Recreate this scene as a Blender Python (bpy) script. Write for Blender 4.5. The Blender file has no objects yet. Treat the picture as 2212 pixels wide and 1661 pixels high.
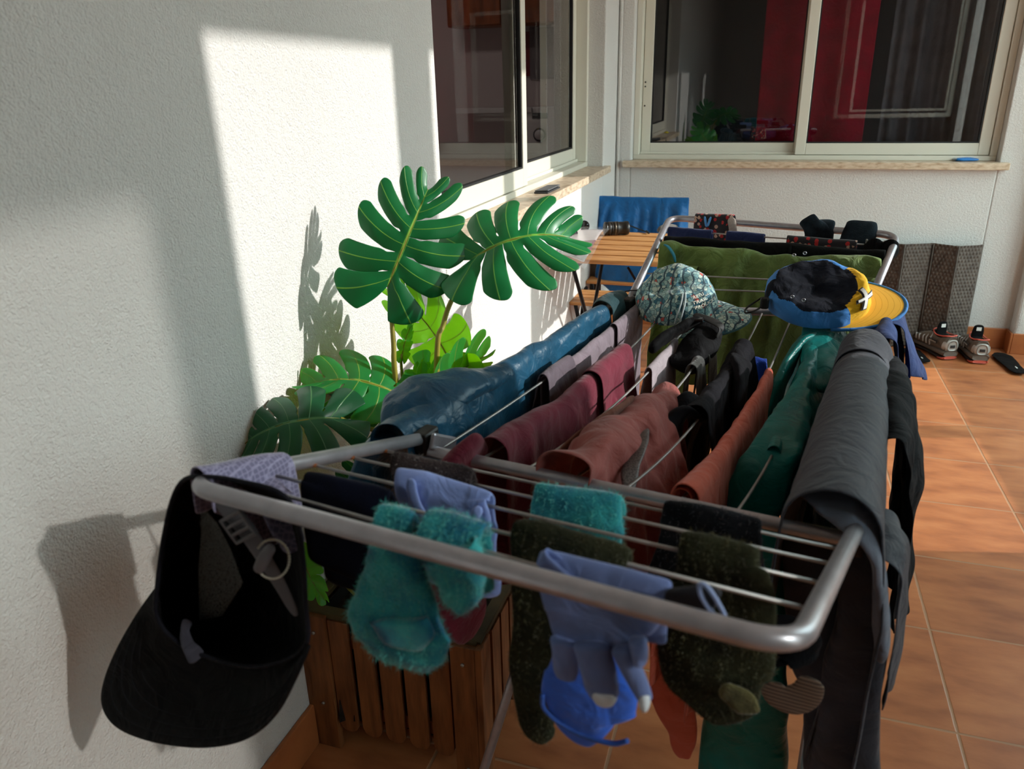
import bpy, math, random
from mathutils import Vector as V, Matrix, noise
from math import sin, cos, pi, radians, tan, atan2, sqrt
S=bpy.context.scene; C=S.collection
# ---------------- camera ----------------
FPX=1651.96; CAMP=V((.75624,0,1.2)); PIT,YAW,ROL=.3702,.3249,-.0243
_F=V((-sin(YAW)*cos(PIT),cos(YAW)*cos(PIT),-sin(PIT))); _R=V((cos(YAW),sin(YAW),0)); _U=_R.cross(_F)
CR=_R*cos(ROL)+_U*sin(ROL); CU=_U*cos(ROL)-_R*sin(ROL); CF=_F
cam=bpy.data.cameras.new('camera'); co=bpy.data.objects.new('camera',cam); C.objects.link(co)
cam.sensor_width=36; cam.lens=36*FPX/2212; cam.clip_start=.02
m=Matrix((CR,CU,-CF)).transposed().to_4x4(); m.translation=CAMP; co.matrix_world=m; S.camera=co
cam.dof.use_dof=True; cam.dof.focus_distance=1.75; cam.dof.aperture_fstop=7.0
# ---------------- light ----------------
S.view_settings.view_transform='Standard'; S.view_settings.look='None'; S.view_settings.gamma=1
S.view_settings.exposure=0.0; S.view_settings.use_curve_mapping=False
w=bpy.data.worlds.new('sky'); S.world=w; w.use_nodes=True
nt=w.node_tree; bg=nt.nodes['Background']
tc=nt.nodes.new('ShaderNodeTexCoord'); sp=nt.nodes.new('ShaderNodeSeparateXYZ'); cr=nt.nodes.new('ShaderNodeValToRGB')
nt.links.new(tc.outputs['Generated'],sp.inputs[0]); nt.links.new(sp.outputs[2],cr.inputs[0]); nt.links.new(cr.outputs[0],bg.inputs[0])
cr.color_ramp.elements[0].position=0; cr.color_ramp.elements[0].color=(.28,.24,.2,1)
cr.color_ramp.elements[1].position=.08; cr.color_ramp.elements[1].color=(.72,.92,.92,1)
bg.inputs[1].default_value=6.5
AZ,EL=radians(14),radians(21.3)
def lamp(name,kind,energy,loc=(0,0,0),aim=None,col=(1,1,1),**k):
    d=bpy.data.lights.new(name,kind); d.energy=energy; d.color=col
    o=bpy.data.objects.new(name,d); C.objects.link(o); o.location=loc
    if aim is not None: o.rotation_euler=V(aim).to_track_quat('-Z','Y').to_euler()
    for a,b in k.items(): setattr(d,a,b)
    return o
lamp('sun','SUN',4.0,aim=(-cos(AZ)*cos(EL),-sin(AZ)*cos(EL),-sin(EL)),col=(1,.965,.92),angle=radians(.6))
# sunlight thrown back by a neighbouring pane outside the first opening
lamp('neighbour_window_glare','SPOT',1450,loc=(9.5,-1.64,5.68),aim=(-9.5,2.15,-4.8),col=(1,.97,.9),spot_size=radians(14),spot_blend=.3,shadow_soft_size=.09)
# ---------------- placing helpers ----------------
def ray(px,py): return CF+CR*((px-1106)/FPX)-CU*((py-830.5)/FPX)
def at(px,py,x=None,y=None,z=None,p=None,n=None):
    d=ray(px,py)
    if x is not None: t=(x-CAMP.x)/d.x
    elif y is not None: t=(y-CAMP.y)/d.y
    elif z is not None: t=(z-CAMP.z)/d.z
    else: t=(V(p)-CAMP).dot(V(n))/d.dot(V(n))
    return CAMP+d*t
WO={}
def tag(o,label=None,cat=None,group=None,kind=None):
    if label: o['label']=label
    if cat: o['category']=cat
    if group: o['group']=group
    if kind: o['kind']=kind
    return o
def thing(name,loc,label,cat,group=None,kind=None):
    o=bpy.data.objects.new(name,None); C.objects.link(o); o.location=loc; WO[o.name]=V(loc); o.empty_display_size=.02
    return tag(o,label,cat,group,kind)
def link(name,me,mat=None,parent=None,smooth=True,mods=()):
    o=bpy.data.objects.new(name,me); C.objects.link(o)
    if mat is not None:
        for q in (mat if isinstance(mat,(list,tuple)) else [mat]): me.materials.append(q)
    if smooth: me.shade_smooth()
    if parent is not None: o.parent=parent; o.location=-WO.get(parent.name,V((0,0,0))); 
    WO[o.name]=V((0,0,0))
    for md in mods:
        q=o.modifiers.new(md[0],md[0])
        for a,b in md[1].items(): setattr(q,a,b)
    return o
def mesh(name,vs,fs,mat=None,parent=None,smooth=True,mods=(),mi=None,uv=None):
    me=bpy.data.meshes.new(name); me.from_pydata([tuple(v) for v in vs],[],fs)
    if mi: me.polygons.foreach_set('material_index',mi)
    if uv:
        l=me.uv_layers.new(name='UVMap')
        for lp in me.loops: l.data[lp.index].uv=uv[lp.vertex_index]
    return link(name,me,mat,parent,smooth,mods)
def boxes(name,bs,mat,parent=None,bevel=.002,seg=2,mods=()):
    vs=[];fs=[]
    for b in bs:
        c,d=V(b[0]),V(b[1]); X,Y,Z=(b[2] if len(b)>2 else (V((1,0,0)),V((0,1,0)),V((0,0,1)))); k=len(vs)
        for i in range(8): vs.append(c+X*d.x*(.5 if i&1 else -.5)+Y*d.y*(.5 if i&2 else -.5)+Z*d.z*(.5 if i&4 else -.5))
        fs+=[tuple(k+q for q in f) for f in ((0,2,3,1),(4,5,7,6),(0,1,5,4),(2,6,7,3),(0,4,6,2),(1,3,7,5))]
    mm=list(mods)
    if bevel: mm.insert(0,('BEVEL',dict(width=bevel,segments=seg,limit_method='ANGLE')))
    return mesh(name,vs,fs,mat,parent,False,mm)
def bb(x0,x1,y0,y1,z0,z1): return (((x0+x1)/2,(y0+y1)/2,(z0+z1)/2),(x1-x0,y1-y0,z1-z0))
def catm(P,n,closed=False):
    P=[V(p) for p in P]; out=[]; N=len(P)
    for i in range(N if closed else N-1):
        a=P[(i-1)%N] if (closed or i>0) else P[0]*2-P[1]; b=P[i]; c=P[(i+1)%N]; d=P[(i+2)%N] if (closed or i<N-2) else P[-1]*2-P[-2]
        for k in range(n):
            t=k/n; out.append(.5*((2*b)+(c-a)*t+(2*a-5*b+4*c-d)*t*t+(3*b-a-3*c+d)*t**3))
    if not closed: out.append(P[-1].copy())
    return out
def fillet(P,r,n=6):
    P=[V(p) for p in P]; out=[P[0]]
    for i in range(1,len(P)-1):
        a=(P[i-1]-P[i]).normalized(); b=(P[i+1]-P[i]).normalized(); p0=P[i]+a*r; p2=P[i]+b*r
        for k in range(n+1):
            t=k/n; out.append(p0*(1-t)**2+P[i]*2*t*(1-t)+p2*t*t)
    return out+[P[-1]]
def tubeg(path,r,seg=12,closed=False,caps=True,flat=None):
    P=[V(p) for p in path]; vs=[];fs=[]; N=len(P); nrm=None
    for i,p in enumerate(P):
        t=((P[(i+1)%N]-P[i-1]) if (closed or 0<i<N-1) else (P[1]-P[0] if i==0 else P[-1]-P[-2])).normalized()
        if nrm is None: nrm=(V((0,0,1)) if abs(t.z)<.9 else V((1,0,0)))
        nrm=(nrm-t*nrm.dot(t)).normalized(); b=t.cross(nrm)
        rr=r[i] if isinstance(r,(list,tuple)) else r
        for k in range(seg):
            a=2*pi*k/seg; vs.append(p+nrm*cos(a)*rr+b*sin(a)*rr*(flat or 1))
    for i in range(N if closed else N-1):
        for k in range(seg):
            a=i*seg+k;b_=i*seg+(k+1)%seg;c=((i+1)%N)*seg+(k+1)%seg;d=((i+1)%N)*seg+k; fs.append((a,b_,c,d))
    if caps and not closed: fs.append(tuple(range(seg))[::-1]); fs.append(tuple((N-1)*seg+k for k in range(seg)))
    return vs,fs
def tubes(name,lst,mat,parent=None,seg=12,mods=()):
    vs=[];fs=[]
    for it in lst:
        a,b=tubeg(it[0],it[1],seg,*(it[2:])); k=len(vs); vs+=a; fs+=[tuple(k+q for q in f) for f in b]
    return mesh(name,vs,fs,mat,parent,True,mods)
# ---------------- materials ----------------
def s2l(c): return tuple((x/255/12.92 if x/255<=.04045 else ((x/255+.055)/1.055)**2.4) for x in c)+(1,)
class NT:
    def __init__(s,name):
        s.m=bpy.data.materials.new(name); s.m.use_nodes=True; s.t=s.m.node_tree; s.b=s.t.nodes['Principled BSDF']; s.out=s.t.nodes['Material Output']
    def n(s,k,**p):
        q=s.t.nodes.new('ShaderNode'+k)
        for a,b in p.items():
            if a[0]=='i' and a[1:].isdigit(): q.inputs[int(a[1:])].default_value=b
            else: setattr(q,a,b)
        return q
    def l(s,a,b): s.t.links.new(a,b)
    def set(s,**k):
        for a,b in k.items(): s.b.inputs[{'col':'Base Color','rough':'Roughness','metal':'Metallic','sheen':'Sheen Weight','srough':'Sheen Roughness','spec':'Specular IOR Level','trans':'Transmission Weight','alpha':'Alpha','coat':'Coat Weight'}[a]].default_value=b
    def bump(s,h,st=.3,d=.001):
        q=s.n('Bump'); q.inputs['Strength'].default_value=st; q.inputs['Distance'].default_value=d; s.l(h,q.inputs['Height'])
        s.l(q.outputs[0],s.b.inputs['Normal']); return q
    def noise(s,sc,det=3,co='Object',scale=None):
        tcn=s.n('TexCoord'); q=s.n('TexNoise'); q.inputs['Scale'].default_value=sc; q.inputs['Detail'].default_value=det
        if scale: mp=s.n('Mapping'); mp.inputs['Scale'].default_value=scale; s.l(tcn.outputs[co],mp.inputs[0]); s.l(mp.outputs[0],q.inputs[0])
        else: s.l(tcn.outputs[co],q.inputs[0])
        return q
    def ramp(s,fac,els,const=False):
        q=s.n('ValToRGB'); r=q.color_ramp
        if const: r.interpolation='CONSTANT'
        while len(r.elements)<len(els): r.elements.new(.5)
        for e,(p,c) in zip(r.elements,els): e.position=p; e.color=c
        s.l(fac,q.inputs[0]); return q
def plain(name,c,rough=.5,metal=0,**k):
    q=NT(name); q.set(col=s2l(c),rough=rough,metal=metal,**k); return q.m
def cloth(name,c,rough=.8,sheen=.3,weave=900,st=.25,var=.12,c2=None,trans=0,wr=.45):
    q=NT(name); n=q.noise(14,4); a=s2l(c); b=s2l(c2) if c2 else tuple(x*(1-var*2.2) for x in a[:3])+(1,)
    r=q.ramp(n.outputs[0],[(.35,b),(.62,a)]); q.l(r.outputs[0],q.b.inputs['Base Color'])
    sheen*=.5
    if max(c)<60: sheen*=.08; a=tuple(x*.55 for x in a[:3])+(1,); r.color_ramp.elements[0].color=tuple(x*.5 for x in b[:3])+(1,); r.color_ramp.elements[1].color=a
    q.set(rough=rough,sheen=sheen,srough=.5,spec=.25 if max(c)>=60 else .12)
    w1=q.noise(weave,2); b1=q.bump(w1.outputs[0],st,.0008); w2=q.noise(24,4); w2.inputs['Distortion'].default_value=1.4; b2=q.n('Bump'); b2.inputs['Strength'].default_value=wr; b2.inputs['Distance'].default_value=.012; q.l(w2.outputs[0],b2.inputs['Height']); q.l(b2.outputs[0],b1.inputs['Normal']); return q.m
def plaster(name,c):
    q=NT(name); n=q.noise(110,3); n2=q.noise(300,2); mx=q.n('Math',operation='ADD'); q.l(n.outputs[0],mx.inputs[0]); q.l(n2.outputs[0],mx.inputs[1])
    q.bump(mx.outputs[0],.7,.0045); v=q.noise(2.2,3); a=s2l(c); r=q.ramp(v.outputs[0],[(.3,tuple(x*.95 for x in a[:3])+(1,)),(.7,a)]); q.l(r.outputs[0],q.b.inputs['Base Color']); q.set(rough=.85,spec=.2); return q.m
M={}
M['wall']=plaster('white_plaster',(221,219,215)); M['ceil']=plaster('ceiling_paint',(232,230,226))
def tile_mat():
    q=NT('terracotta_tile'); tcn=q.n('TexCoord'); s=q.n('SeparateXYZ'); q.l(tcn.outputs['Object'],s.inputs[0])
    def g(o,off):
        a=q.n('Math',operation='SUBTRACT',i1=off); q.l(o,a.inputs[0]); b=q.n('Math',operation='DIVIDE',i1=.3211); q.l(a.outputs[0],b.inputs[0])
        fl=q.n('Math',operation='FLOOR'); q.l(b.outputs[0],fl.inputs[0]); f=q.n('Math',operation='SUBTRACT'); q.l(b.outputs[0],f.inputs[0]); q.l(fl.outputs[0],f.inputs[1])
        p=q.n('Math',operation='PINGPONG',i1=.5); q.l(f.outputs[0],p.inputs[0]); return p.outputs[0],fl.outputs[0]
    a,fa=g(s.outputs[0],1.204-3.211); b,fb=g(s.outputs[1],1.357-3.211)
    mn=q.n('Math',operation='MINIMUM'); q.l(a,mn.inputs[0]); q.l(b,mn.inputs[1])
    jit=q.noise(30,2); j2=q.n('Math',operation='MULTIPLY_ADD',i1=.008,i2=-.004); q.l(jit.outputs[0],j2.inputs[0]); ad=q.n('Math',operation='ADD'); q.l(mn.outputs[0],ad.inputs[0]); q.l(j2.outputs[0],ad.inputs[1])
    gr=q.ramp(ad.outputs[0],[(.006,(0,0,0,1)),(.012,(1,1,1,1))])
    cmb=q.n('CombineXYZ'); q.l(fa,cmb.inputs[0]); q.l(fb,cmb.inputs[1]); wn=q.n('TexWhiteNoise',noise_dimensions='3D'); q.l(cmb.outputs[0],wn.inputs[0])
    n=q.noise(7,6,scale=(1,2.6,1)); n2=q.noise(160,2)
    base=q.ramp(n.outputs[0],[(.25,s2l((150,88,56))),(.5,s2l((182,112,70))),(.75,s2l((200,130,84)))])
    hv=q.n('HueSaturation'); q.l(base.outputs[0],hv.inputs['Color']); mr=q.n('MapRange',i3=.9,i4=1.08); q.l(wn.outputs['Value'],mr.inputs[0]); q.l(mr.outputs[0],hv.inputs['Value'])
    mx=q.n('MixRGB'); q.l(gr.outputs[0],mx.inputs[0]); mx.inputs[1].default_value=s2l((176,134,102)); q.l(hv.outputs[0],mx.inputs[2]); q.l(mx.outputs[0],q.b.inputs['Base Color'])
    q.set(rough=.42,spec=.35); am=q.n('Math',operation='MULTIPLY_ADD',i1=.12); q.l(n2.outputs[0],am.inputs[0]); q.l(gr.outputs[0],am.inputs[2]); q.bump(am.outputs[0],.5,.002); return q.m
M['tile']=tile_mat(); M['baseb']=NT('terracotta_skirting'); _n=M['baseb'].noise(9,4); _r=M['baseb'].ramp(_n.outputs[0],[(.3,s2l((160,92,52))),(.7,s2l((190,116,68)))]); M['baseb'].l(_r.outputs[0],M['baseb'].b.inputs['Base Color']); M['baseb'].set(rough=.4); M['baseb']=M['baseb'].m
def marble():
    q=NT('cream_marble_sill'); n=q.noise(30,6,scale=(1,1,3)); r=q.ramp(n.outputs[0],[(.3,s2l((168,140,112))),(.5,s2l((206,184,158))),(.7,s2l((222,204,182)))]); q.l(r.outputs[0],q.b.inputs['Base Color']); q.set(rough=.35); return q.m
M['sill']=marble(); M['alu']=plain('white_lacquered_aluminium',(216,212,198),.38); M['gasket']=plain('black_rubber_gasket',(16,16,18),.6)
def glass():
    q=NT('window_glass'); t=q.t; q.t.nodes.remove(q.b); tr=q.n('BsdfTransparent'); tr.inputs[0].default_value=(.74,.75,.76,1); gl=q.n('BsdfGlossy'); gl.inputs['Roughness'].default_value=.0; lw=q.n('Fresnel'); lw.inputs[0].default_value=2.1
    gm=q.n('NewGeometry'); iv=q.n('Math',operation='SUBTRACT',i0=1.0); q.l(gm.outputs['Backfacing'],iv.inputs[1]); fm=q.n('Math',operation='MULTIPLY'); q.l(lw.outputs[0],fm.inputs[0]); q.l(iv.outputs[0],fm.inputs[1]); mx=q.n('MixShader'); q.l(fm.outputs[0],mx.inputs[0]); q.l(tr.outputs[0],mx.inputs[1]); q.l(gl.outputs[0],mx.inputs[2]); q.l(mx.outputs[0],q.out.inputs[0]); return q.m
M['glass']=glass()
def wood(name,c1,c2,sc=(1,1,1),k=18,rough=.5):
    q=NT(name); n=q.noise(k,5,scale=sc); r=q.ramp(n.outputs[0],[(.3,s2l(c1)),(.5,tuple((a+b)/2 for a,b in zip(s2l(c1),s2l(c2)))),(.72,s2l(c2))]); q.l(r.outputs[0],q.b.inputs['Base Color']); q.bump(n.outputs[0],.25,.001); q.set(rough=rough,spec=.3); return q.m
# ---------------- the room ----------------
D=3.973; HS=.846
def st(o): o['kind']='structure'; return o
st(boxes('floor',[bb(-.2,3.2,-2.6,4.3,-.08,0)],M['tile'],bevel=0))
st(boxes('wall_left',[bb(-.24,0,-2.6,1.75,0,2.45),bb(-.24,0,3.664,4.3,0,2.45),bb(-.24,0,1.75,3.664,0,.815),bb(-.24,0,1.75,3.664,1.95,2.45)],M['wall'],bevel=.006,seg=3))
st(boxes('wall_back',[bb(0,.075,D,D+.24,0,2.45),bb(1.70,2.5,D,D+.24,0,2.45),bb(.075,1.70,D,D+.24,0,.815),bb(.075,1.70,D,D+.24,1.95,2.45)],M['wall'],bevel=.006,seg=3))
st(boxes('wall_corner',[bb(1.875,2.5,3.90,3.975,0,2.45)],M['wall'],bevel=.02,seg=4))
XR=2.3
ops=[(-.13,.205),(1.533,2.14),(2.293,3.08),(3.153,3.83)]
ZT=2.262
rb=[bb(XR,XR+.15,-2.6,4.3,0,.307),bb(XR,XR+.15,-2.6,4.3,ZT,2.45)]; py=-2.6
for a,b in ops: rb.append(bb(XR,XR+.15,py,a,.307,ZT)); py=b
rb.append(bb(XR,XR+.15,py,4.3,.307,ZT))
rb.append(bb(XR,XR+.15,1.533,2.14,.307,.95))
st(boxes('wall_right',rb,M['wall'],bevel=.003))
st(boxes('wall_front',[bb(-.24,2.45,-2.75,-2.6,0,2.45)],M['wall'],bevel=0))
st(boxes('ceiling',[bb(-.3,2.5,-2.75,4.3,2.45,2.55)],M['ceil'],bevel=0))
HB=.0975
st(boxes('baseboard_left',[bb(0,.010,-2.6,D,0,HB)],M['baseb'],bevel=.003))
st(boxes('baseboard_back',[bb(.010,1.875,D-.010,D,0,HB),bb(1.865,1.875,3.89,D-.01,0,HB),bb(1.875,2.3,3.89,3.90,0,HB)],M['baseb'],bevel=.003))
st(tubes('trim_1',[([(.012,D-.012,.1),(.012,D-.012,2.45)],.008)],M['wall']))
def sash(root,ax,c,lo,hi,z0,z1,th,bar=.05,bot=.06,name='sash'):
    # ax 'y': window in plane x=c running along y ; ax 'x': plane y=c
    def b(a0,a1,q0,q1,t=th,off=0): return bb(c-t/2+off,c+t/2+off,a0,a1,q0,q1) if ax=='y' else bb(a0,a1,c-t/2+off,c+t/2+off,q0,q1)
    s=boxes(name,[b(lo,lo+bar,z0,z1),b(hi-bar,hi,z0,z1),b(lo+bar,hi-bar,z0,z0+bot),b(lo+bar,hi-bar,z1-bot,z1)],M['alu'],root,.003)
    g=.006; boxes('gasket',[b(lo+bar,lo+bar+g,z0+bot,z1-bot,th*.7),b(hi-bar-g,hi-bar,z0+bot,z1-bot,th*.7),b(lo+bar+g,hi-bar-g,z0+bot,z0+bot+g,th*.7),b(lo+bar+g,hi-bar-g,z1-bot-g,z1-bot,th*.7)],M['gasket'],s,0)
    boxes('glass_pane',[b(lo+bar,hi-bar,z0+bot,z1-bot,.005)],M['glass'],s,0)
    return s
w1=thing('window_1',(-.1,2.7,HS),None,None,kind='structure')
boxes('window_sill',[bb(-.12,-.01,1.752,3.662,.816,HS),bb(-.02,.03,1.70,3.70,.8155,HS+.0005)],M['sill'],w1,.003)
boxes('window_frame',[bb(-.16,-.075,1.751,3.663,HS,HS+.022),bb(-.16,-.075,1.751,1.775,HS+.022,1.949),bb(-.16,-.075,3.635,3.663,HS+.022,1.949),bb(-.16,-.075,1.775,3.635,1.92,1.949),bb(-.122,-.116,1.775,3.635,HS+.022,HS+.036)],M['alu'],w1,.003)
sash(w1,'y',-.095,1.777,2.72,HS+.024,1.919,.028,.048,.062)
sash(w1,'y',-.14,2.68,3.633,HS+.024,1.919,.028,.048,.062)
w2=thing('window_2',(.88,4.05,HS),None,None,kind='structure')
boxes('window_sill',[bb(.077,1.698,D+.01,D+.12,.816,HS),bb(.04,1.735,D-.04,D+.02,.8155,HS+.0005)],M['sill'],w2,.003)
boxes('window_frame',[bb(.076,1.699,4.03,4.13,HS,HS+.022),bb(.076,.104,4.03,4.13,HS+.022,1.949),bb(1.671,1.699,4.03,4.13,HS+.022,1.949),bb(.104,1.671,4.03,4.13,1.92,1.949),bb(.104,1.671,4.074,4.080,HS+.022,HS+.034)],M['alu'],w2,.003)
sash(w2,'x',4.10,.106,.89,HS+.024,1.919,.028,.046,.052)
sash(w2,'x',4.055,.85,1.669,HS+.024,1.919,.028,.046,.052)
tubes('screw',[([(.118,4.0855,z),(.118,4.084,z)],.004) for z in (1.21,1.19,1.1)],M['gasket'],w2,8)
# rooms behind the glass
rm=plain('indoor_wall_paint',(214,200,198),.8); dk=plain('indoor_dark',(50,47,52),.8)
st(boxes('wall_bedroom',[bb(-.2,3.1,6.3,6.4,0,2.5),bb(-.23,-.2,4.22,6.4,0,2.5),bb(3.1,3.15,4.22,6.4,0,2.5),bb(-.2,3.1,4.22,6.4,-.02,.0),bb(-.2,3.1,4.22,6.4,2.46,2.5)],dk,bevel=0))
st(boxes('wall_kitchen',[bb(-2.5,-2.4,.9,5.2,0,2.5),bb(-2.4,-.25,.9,1.0,0,2.5),bb(-2.4,-.25,5.1,5.2,0,2.5),bb(-2.4,-.25,1,5.1,-.02,0),bb(-2.4,-.25,1,5.1,2.46,2.5)],rm,bevel=0))
def curtain(name,x0,x1,y,z0,z1,c,lab,fr=26,amp=.02):
    vs=[];fs=[];n=int((x1-x0)*160)
    for i in range(n+1):
        x=x0+(x1-x0)*i/n
        for z in (z0,z1): vs.append((x,y+amp*sin(x*fr*pi)+amp*.5*sin(x*fr*1.7+1),z))
    for i in range(n): fs.append((2*i,2*i+2,2*i+3,2*i+1))
    return tag(mesh(name,vs,fs,cloth(name+'_fabric',c,.9,.1),None,True,(('SOLIDIFY',dict(thickness=.003)),)),lab,'curtain')
curtain('curtain',.66,1.155,4.20,.1,2.3,(184,12,52),'plain crimson red curtain hanging behind the back window',9,.01)
curtain('sheer_curtain',1.24,1.66,4.36,.1,2.3,(150,146,152),'grey curtain in folds behind the right half of the back window')

w3=thing('window_3',(2.28,-.21,.85),None,None,kind='structure')
_X=V((cos(radians(-8.7)),sin(radians(-8.7)),0)); _Y=V((-_X.y,_X.x,0)); _Z=V((0,0,1)); _o=V((1.25,-.055,0))
def _cb(u0,u1,z0,z1,t=.035,d=0): return (_o+_X*((u0+u1)/2)+_Y*d+_Z*((z0+z1)/2),(u1-u0,t,z1-z0),(_X,_Y,_Z))
boxes('casement',[_cb(0,.034,.86,1.95),_cb(.98,1.02,.86,1.95),_cb(.034,.98,.86,.895),_cb(.034,.98,1.91,1.95)],M['alu'],w3,.002)
boxes('glazing_bead',[_cb(.135,.160,.915,1.90,.02),_cb(.955,.98,.915,1.90,.02),_cb(.160,.955,.915,.935,.02)],M['alu'],w3,.002)
boxes('handle',[_cb(.006,.026,1.22,1.34,.02,.028)],M['alu'],w3,.003)
# kitchen seen through the left window
mcab=wood('cabinet_oak',(120,60,28),(176,96,48),(2,2,.5),12); mwm=plain('white_enamel',(226,222,220),.4); mgr=plain('dark_grey_plastic',(66,64,68),.5)
KY=4.9
a,b=at(962,-60,y=KY),at(1205,48,y=KY)
kc=thing('wall_cupboard',((a.x+b.x)/2,KY,b.z),'orange brown wooden wall cupboard seen through the left window','cupboard')
boxes('carcass',[bb(a.x,b.x,KY,KY+.19,b.z,b.z+.5)],mcab,kc,.003)
for k in (0,1): boxes('door',[bb(a.x+.004+(b.x-a.x)/2*k,a.x+(b.x-a.x)/2*(k+1)-.004,KY-.018,KY,b.z+.005,b.z+.495)],mcab,kc,.003)
a,b=at(1142,232,y=KY),at(1225,330,y=KY)
wm=thing('washing_machine',((a.x+b.x)/2,KY,0),'white washing machine with a round dial, indoors behind the left window','washing machine')
boxes('body',[bb(a.x-.02,b.x+.1,KY,KY+.19,.002,a.z)],mwm,wm,.006)
c=at(1166,291,y=KY-.004); tubes('dial',[([c,c+V((0,-.018,0))],.030)],mwm,wm,24); tubes('dial_ring',[([c,c+V((0,-.006,0))],.042)],mgr,wm,28)
boxes('display',[(at(1166,250,y=KY-.003),(.10,.006,.035))],mgr,wm,.001)
a,b=at(1050,225,y=KY),at(1150,232,y=KY)
tag(boxes('worktop',[bb(at(985,225,y=KY).x,at(1150,232,y=KY).x,KY-.02,KY+.19,b.z-.03,b.z)],mwm,None,.003),'pale kitchen worktop seen low through the left window','worktop')
a,b=at(1142,60,y=KY+.17),at(1198,170,y=KY+.17)
nb=thing('notice_sheet',((a.x+b.x)/2,KY+.19,b.z),'dark printed notice sheet on the kitchen wall behind the left window','notice')
boxes('sheet',[bb(a.x,b.x,KY+.185,KY+.198,b.z,a.z)],plain('notice_grey',(120,110,112),.6),nb,0)
boxes('red_border',[bb(a.x-.04,a.x,KY+.184,KY+.198,b.z+.02,a.z-.02)],plain('dark_red_card',(130,24,40),.6),nb,0)

kl=thing('added_fill_lamp',(-1.2,3.6,2.46),'round white lamp added out of view to brighten the kitchen behind the left window','lamp')  # lamp body added out of view to go with the kitchen fill
tubes('fill_lamp_shade',[([(-1.2,3.6,2.455),(-1.2,3.6,2.42)],.14)],plain('opal_glass',(240,236,226),.4),kl,28)
lamp('kitchen_fill','AREA',6,loc=(-1.2,3.6,2.41),aim=(0,0,-1),col=(1,.88,.80),size=.26,shape='DISK')  # added fill light that lifts the dark kitchen, no known source
# ---------------- drying rack ----------------
def metal(name,c,rough,met=.85):
    q=NT(name); n=q.noise(60,4); a=s2l(c); r=q.ramp(n.outputs[0],[(.3,tuple(x*.8 for x in a[:3])+(1,)),(.7,a)]); q.l(r.outputs[0],q.b.inputs['Base Color']); q.set(metal=met,rough=rough,spec=.5); return q.m
M['tube']=metal('grey_lacquered_steel',(178,177,184),.34,.6); M['wire']=metal('galvanised_wire',(172,170,168),.4,.7)
M['rust']=plain('rust',(138,84,48),.9); M['blackpl']=plain('black_plastic',(14,14,15),.5)
ZB=.775
NEAR=[V((.386,.788,ZB)),V((.446,.778,ZB)),V((.508,.768,ZB)),V((.566,.759,ZB)),V((.628,.75,ZB)),V((.690,.74,ZB)),V((.751,.734,ZB)),V((.812,.726,ZB))]
FAR=[V((.521,1.512,ZB)),V((.580,1.520,ZB)),V((.642,1.526,ZB)),V((.702,1.534,ZB)),V((.764,1.544,ZB)),V((.822,1.552,ZB)),V((.882,1.560,ZB)),V((.944,1.566,ZB))]
SAG=[.010,.024,.030,.040,.046,.046,.054,.02]
def wire(k,t): 
    p=NEAR[k-1].lerp(FAR[k-1],t); p=p.copy(); p.z-=4*SAG[k-1]*t*(1-t); return p
BL,BR=V((.335,.797,ZB)),V((.884,.716,ZB)); FL,FR_=V((.478,1.504,ZB)),V((.990,1.574,ZB))
rack=thing('drying_rack',(.62,1.15,0),'folding grey metal clothes airer with two raised wings, loaded with laundry','drying rack')
def roundrect(P,r,n=7):
    out=[]; N=len(P)
    for i in range(N):
        a=(P[i-1]-P[i]).normalized(); b=(P[(i+1)%N]-P[i]).normalized(); p0=P[i]+a*r; p2=P[i]+b*r
        for k in range(n+1):
            t=k/n; out.append(p0*(1-t)**2+P[i]*2*t*(1-t)+p2*t*t)
    return out
tubes('body_frame',[(roundrect([BL,BR,FR_,FL],.035),.0078,True)],M['tube'],rack,14)
for k in range(1,9):
    wv=tubes('wire',[([wire(k,i/24) for i in range(25)],.0019)],M['wire'],rack,8)
    a=wire(k,0); b=wire(k,.012); tubes('rust_spot',[([a,a.lerp(b,.5),b],[.0030,.0032,.0021])],M['rust'],wv,8)
LH,LC=V((.37,.795,.79)),V((.293,.472,.882)); RH,RC=V((.868,.722,.79)),V((.797,.404,.882))
LCx=LC; 
wing=fillet([LH,LC,RC,RH],.035,9)
tubes('wing_frame',[(wing,.0078)],M['tube'],rack,16)
WT=[(.865,.93),(.743,.76),(.573,.573),(.407,.402),(.2445,.251)]
def wl(k,t): a,b=WT[k-1]; p=LH.lerp(LC,a).lerp(RH.lerp(RC,b),t); p.z-=.004; return p
for k in range(1,6):
    wv=tubes('wing_wire',[([wl(k,0),wl(k,.5),wl(k,1)],.0017)],M['wire'],rack,8)
    tubes('rust_spot',[([wl(k,0),wl(k,.004),wl(k,.02)],[.0032,.003,.0018])],M['rust'],wv,8)
# far wing
FLH,FRH=V((.505,1.50,.79)),V((.955,1.565,.79)); FLC,FRC=V((.536,1.985,.865)),V((1.030,1.905,.865))
FLC,FRC=at(1447,470,z=.872),at(1940,508,z=.872)
tubes('wing_frame',[(fillet([FLH,FLC,FRC,FRH],.045,9),.0082)],M['tube'],rack,16)
def fw(k,t):
    s=[.84,.665,.535,.30,.16][k-1]; p=FLH.lerp(FLC,s).lerp(FRH.lerp(FRC,s),t); p.z-=.003; return p
for k in range(1,6): tubes('wing_wire',[([fw(k,0),fw(k,.5),fw(k,1)],.0017)],M['wire'],rack,8)
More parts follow.
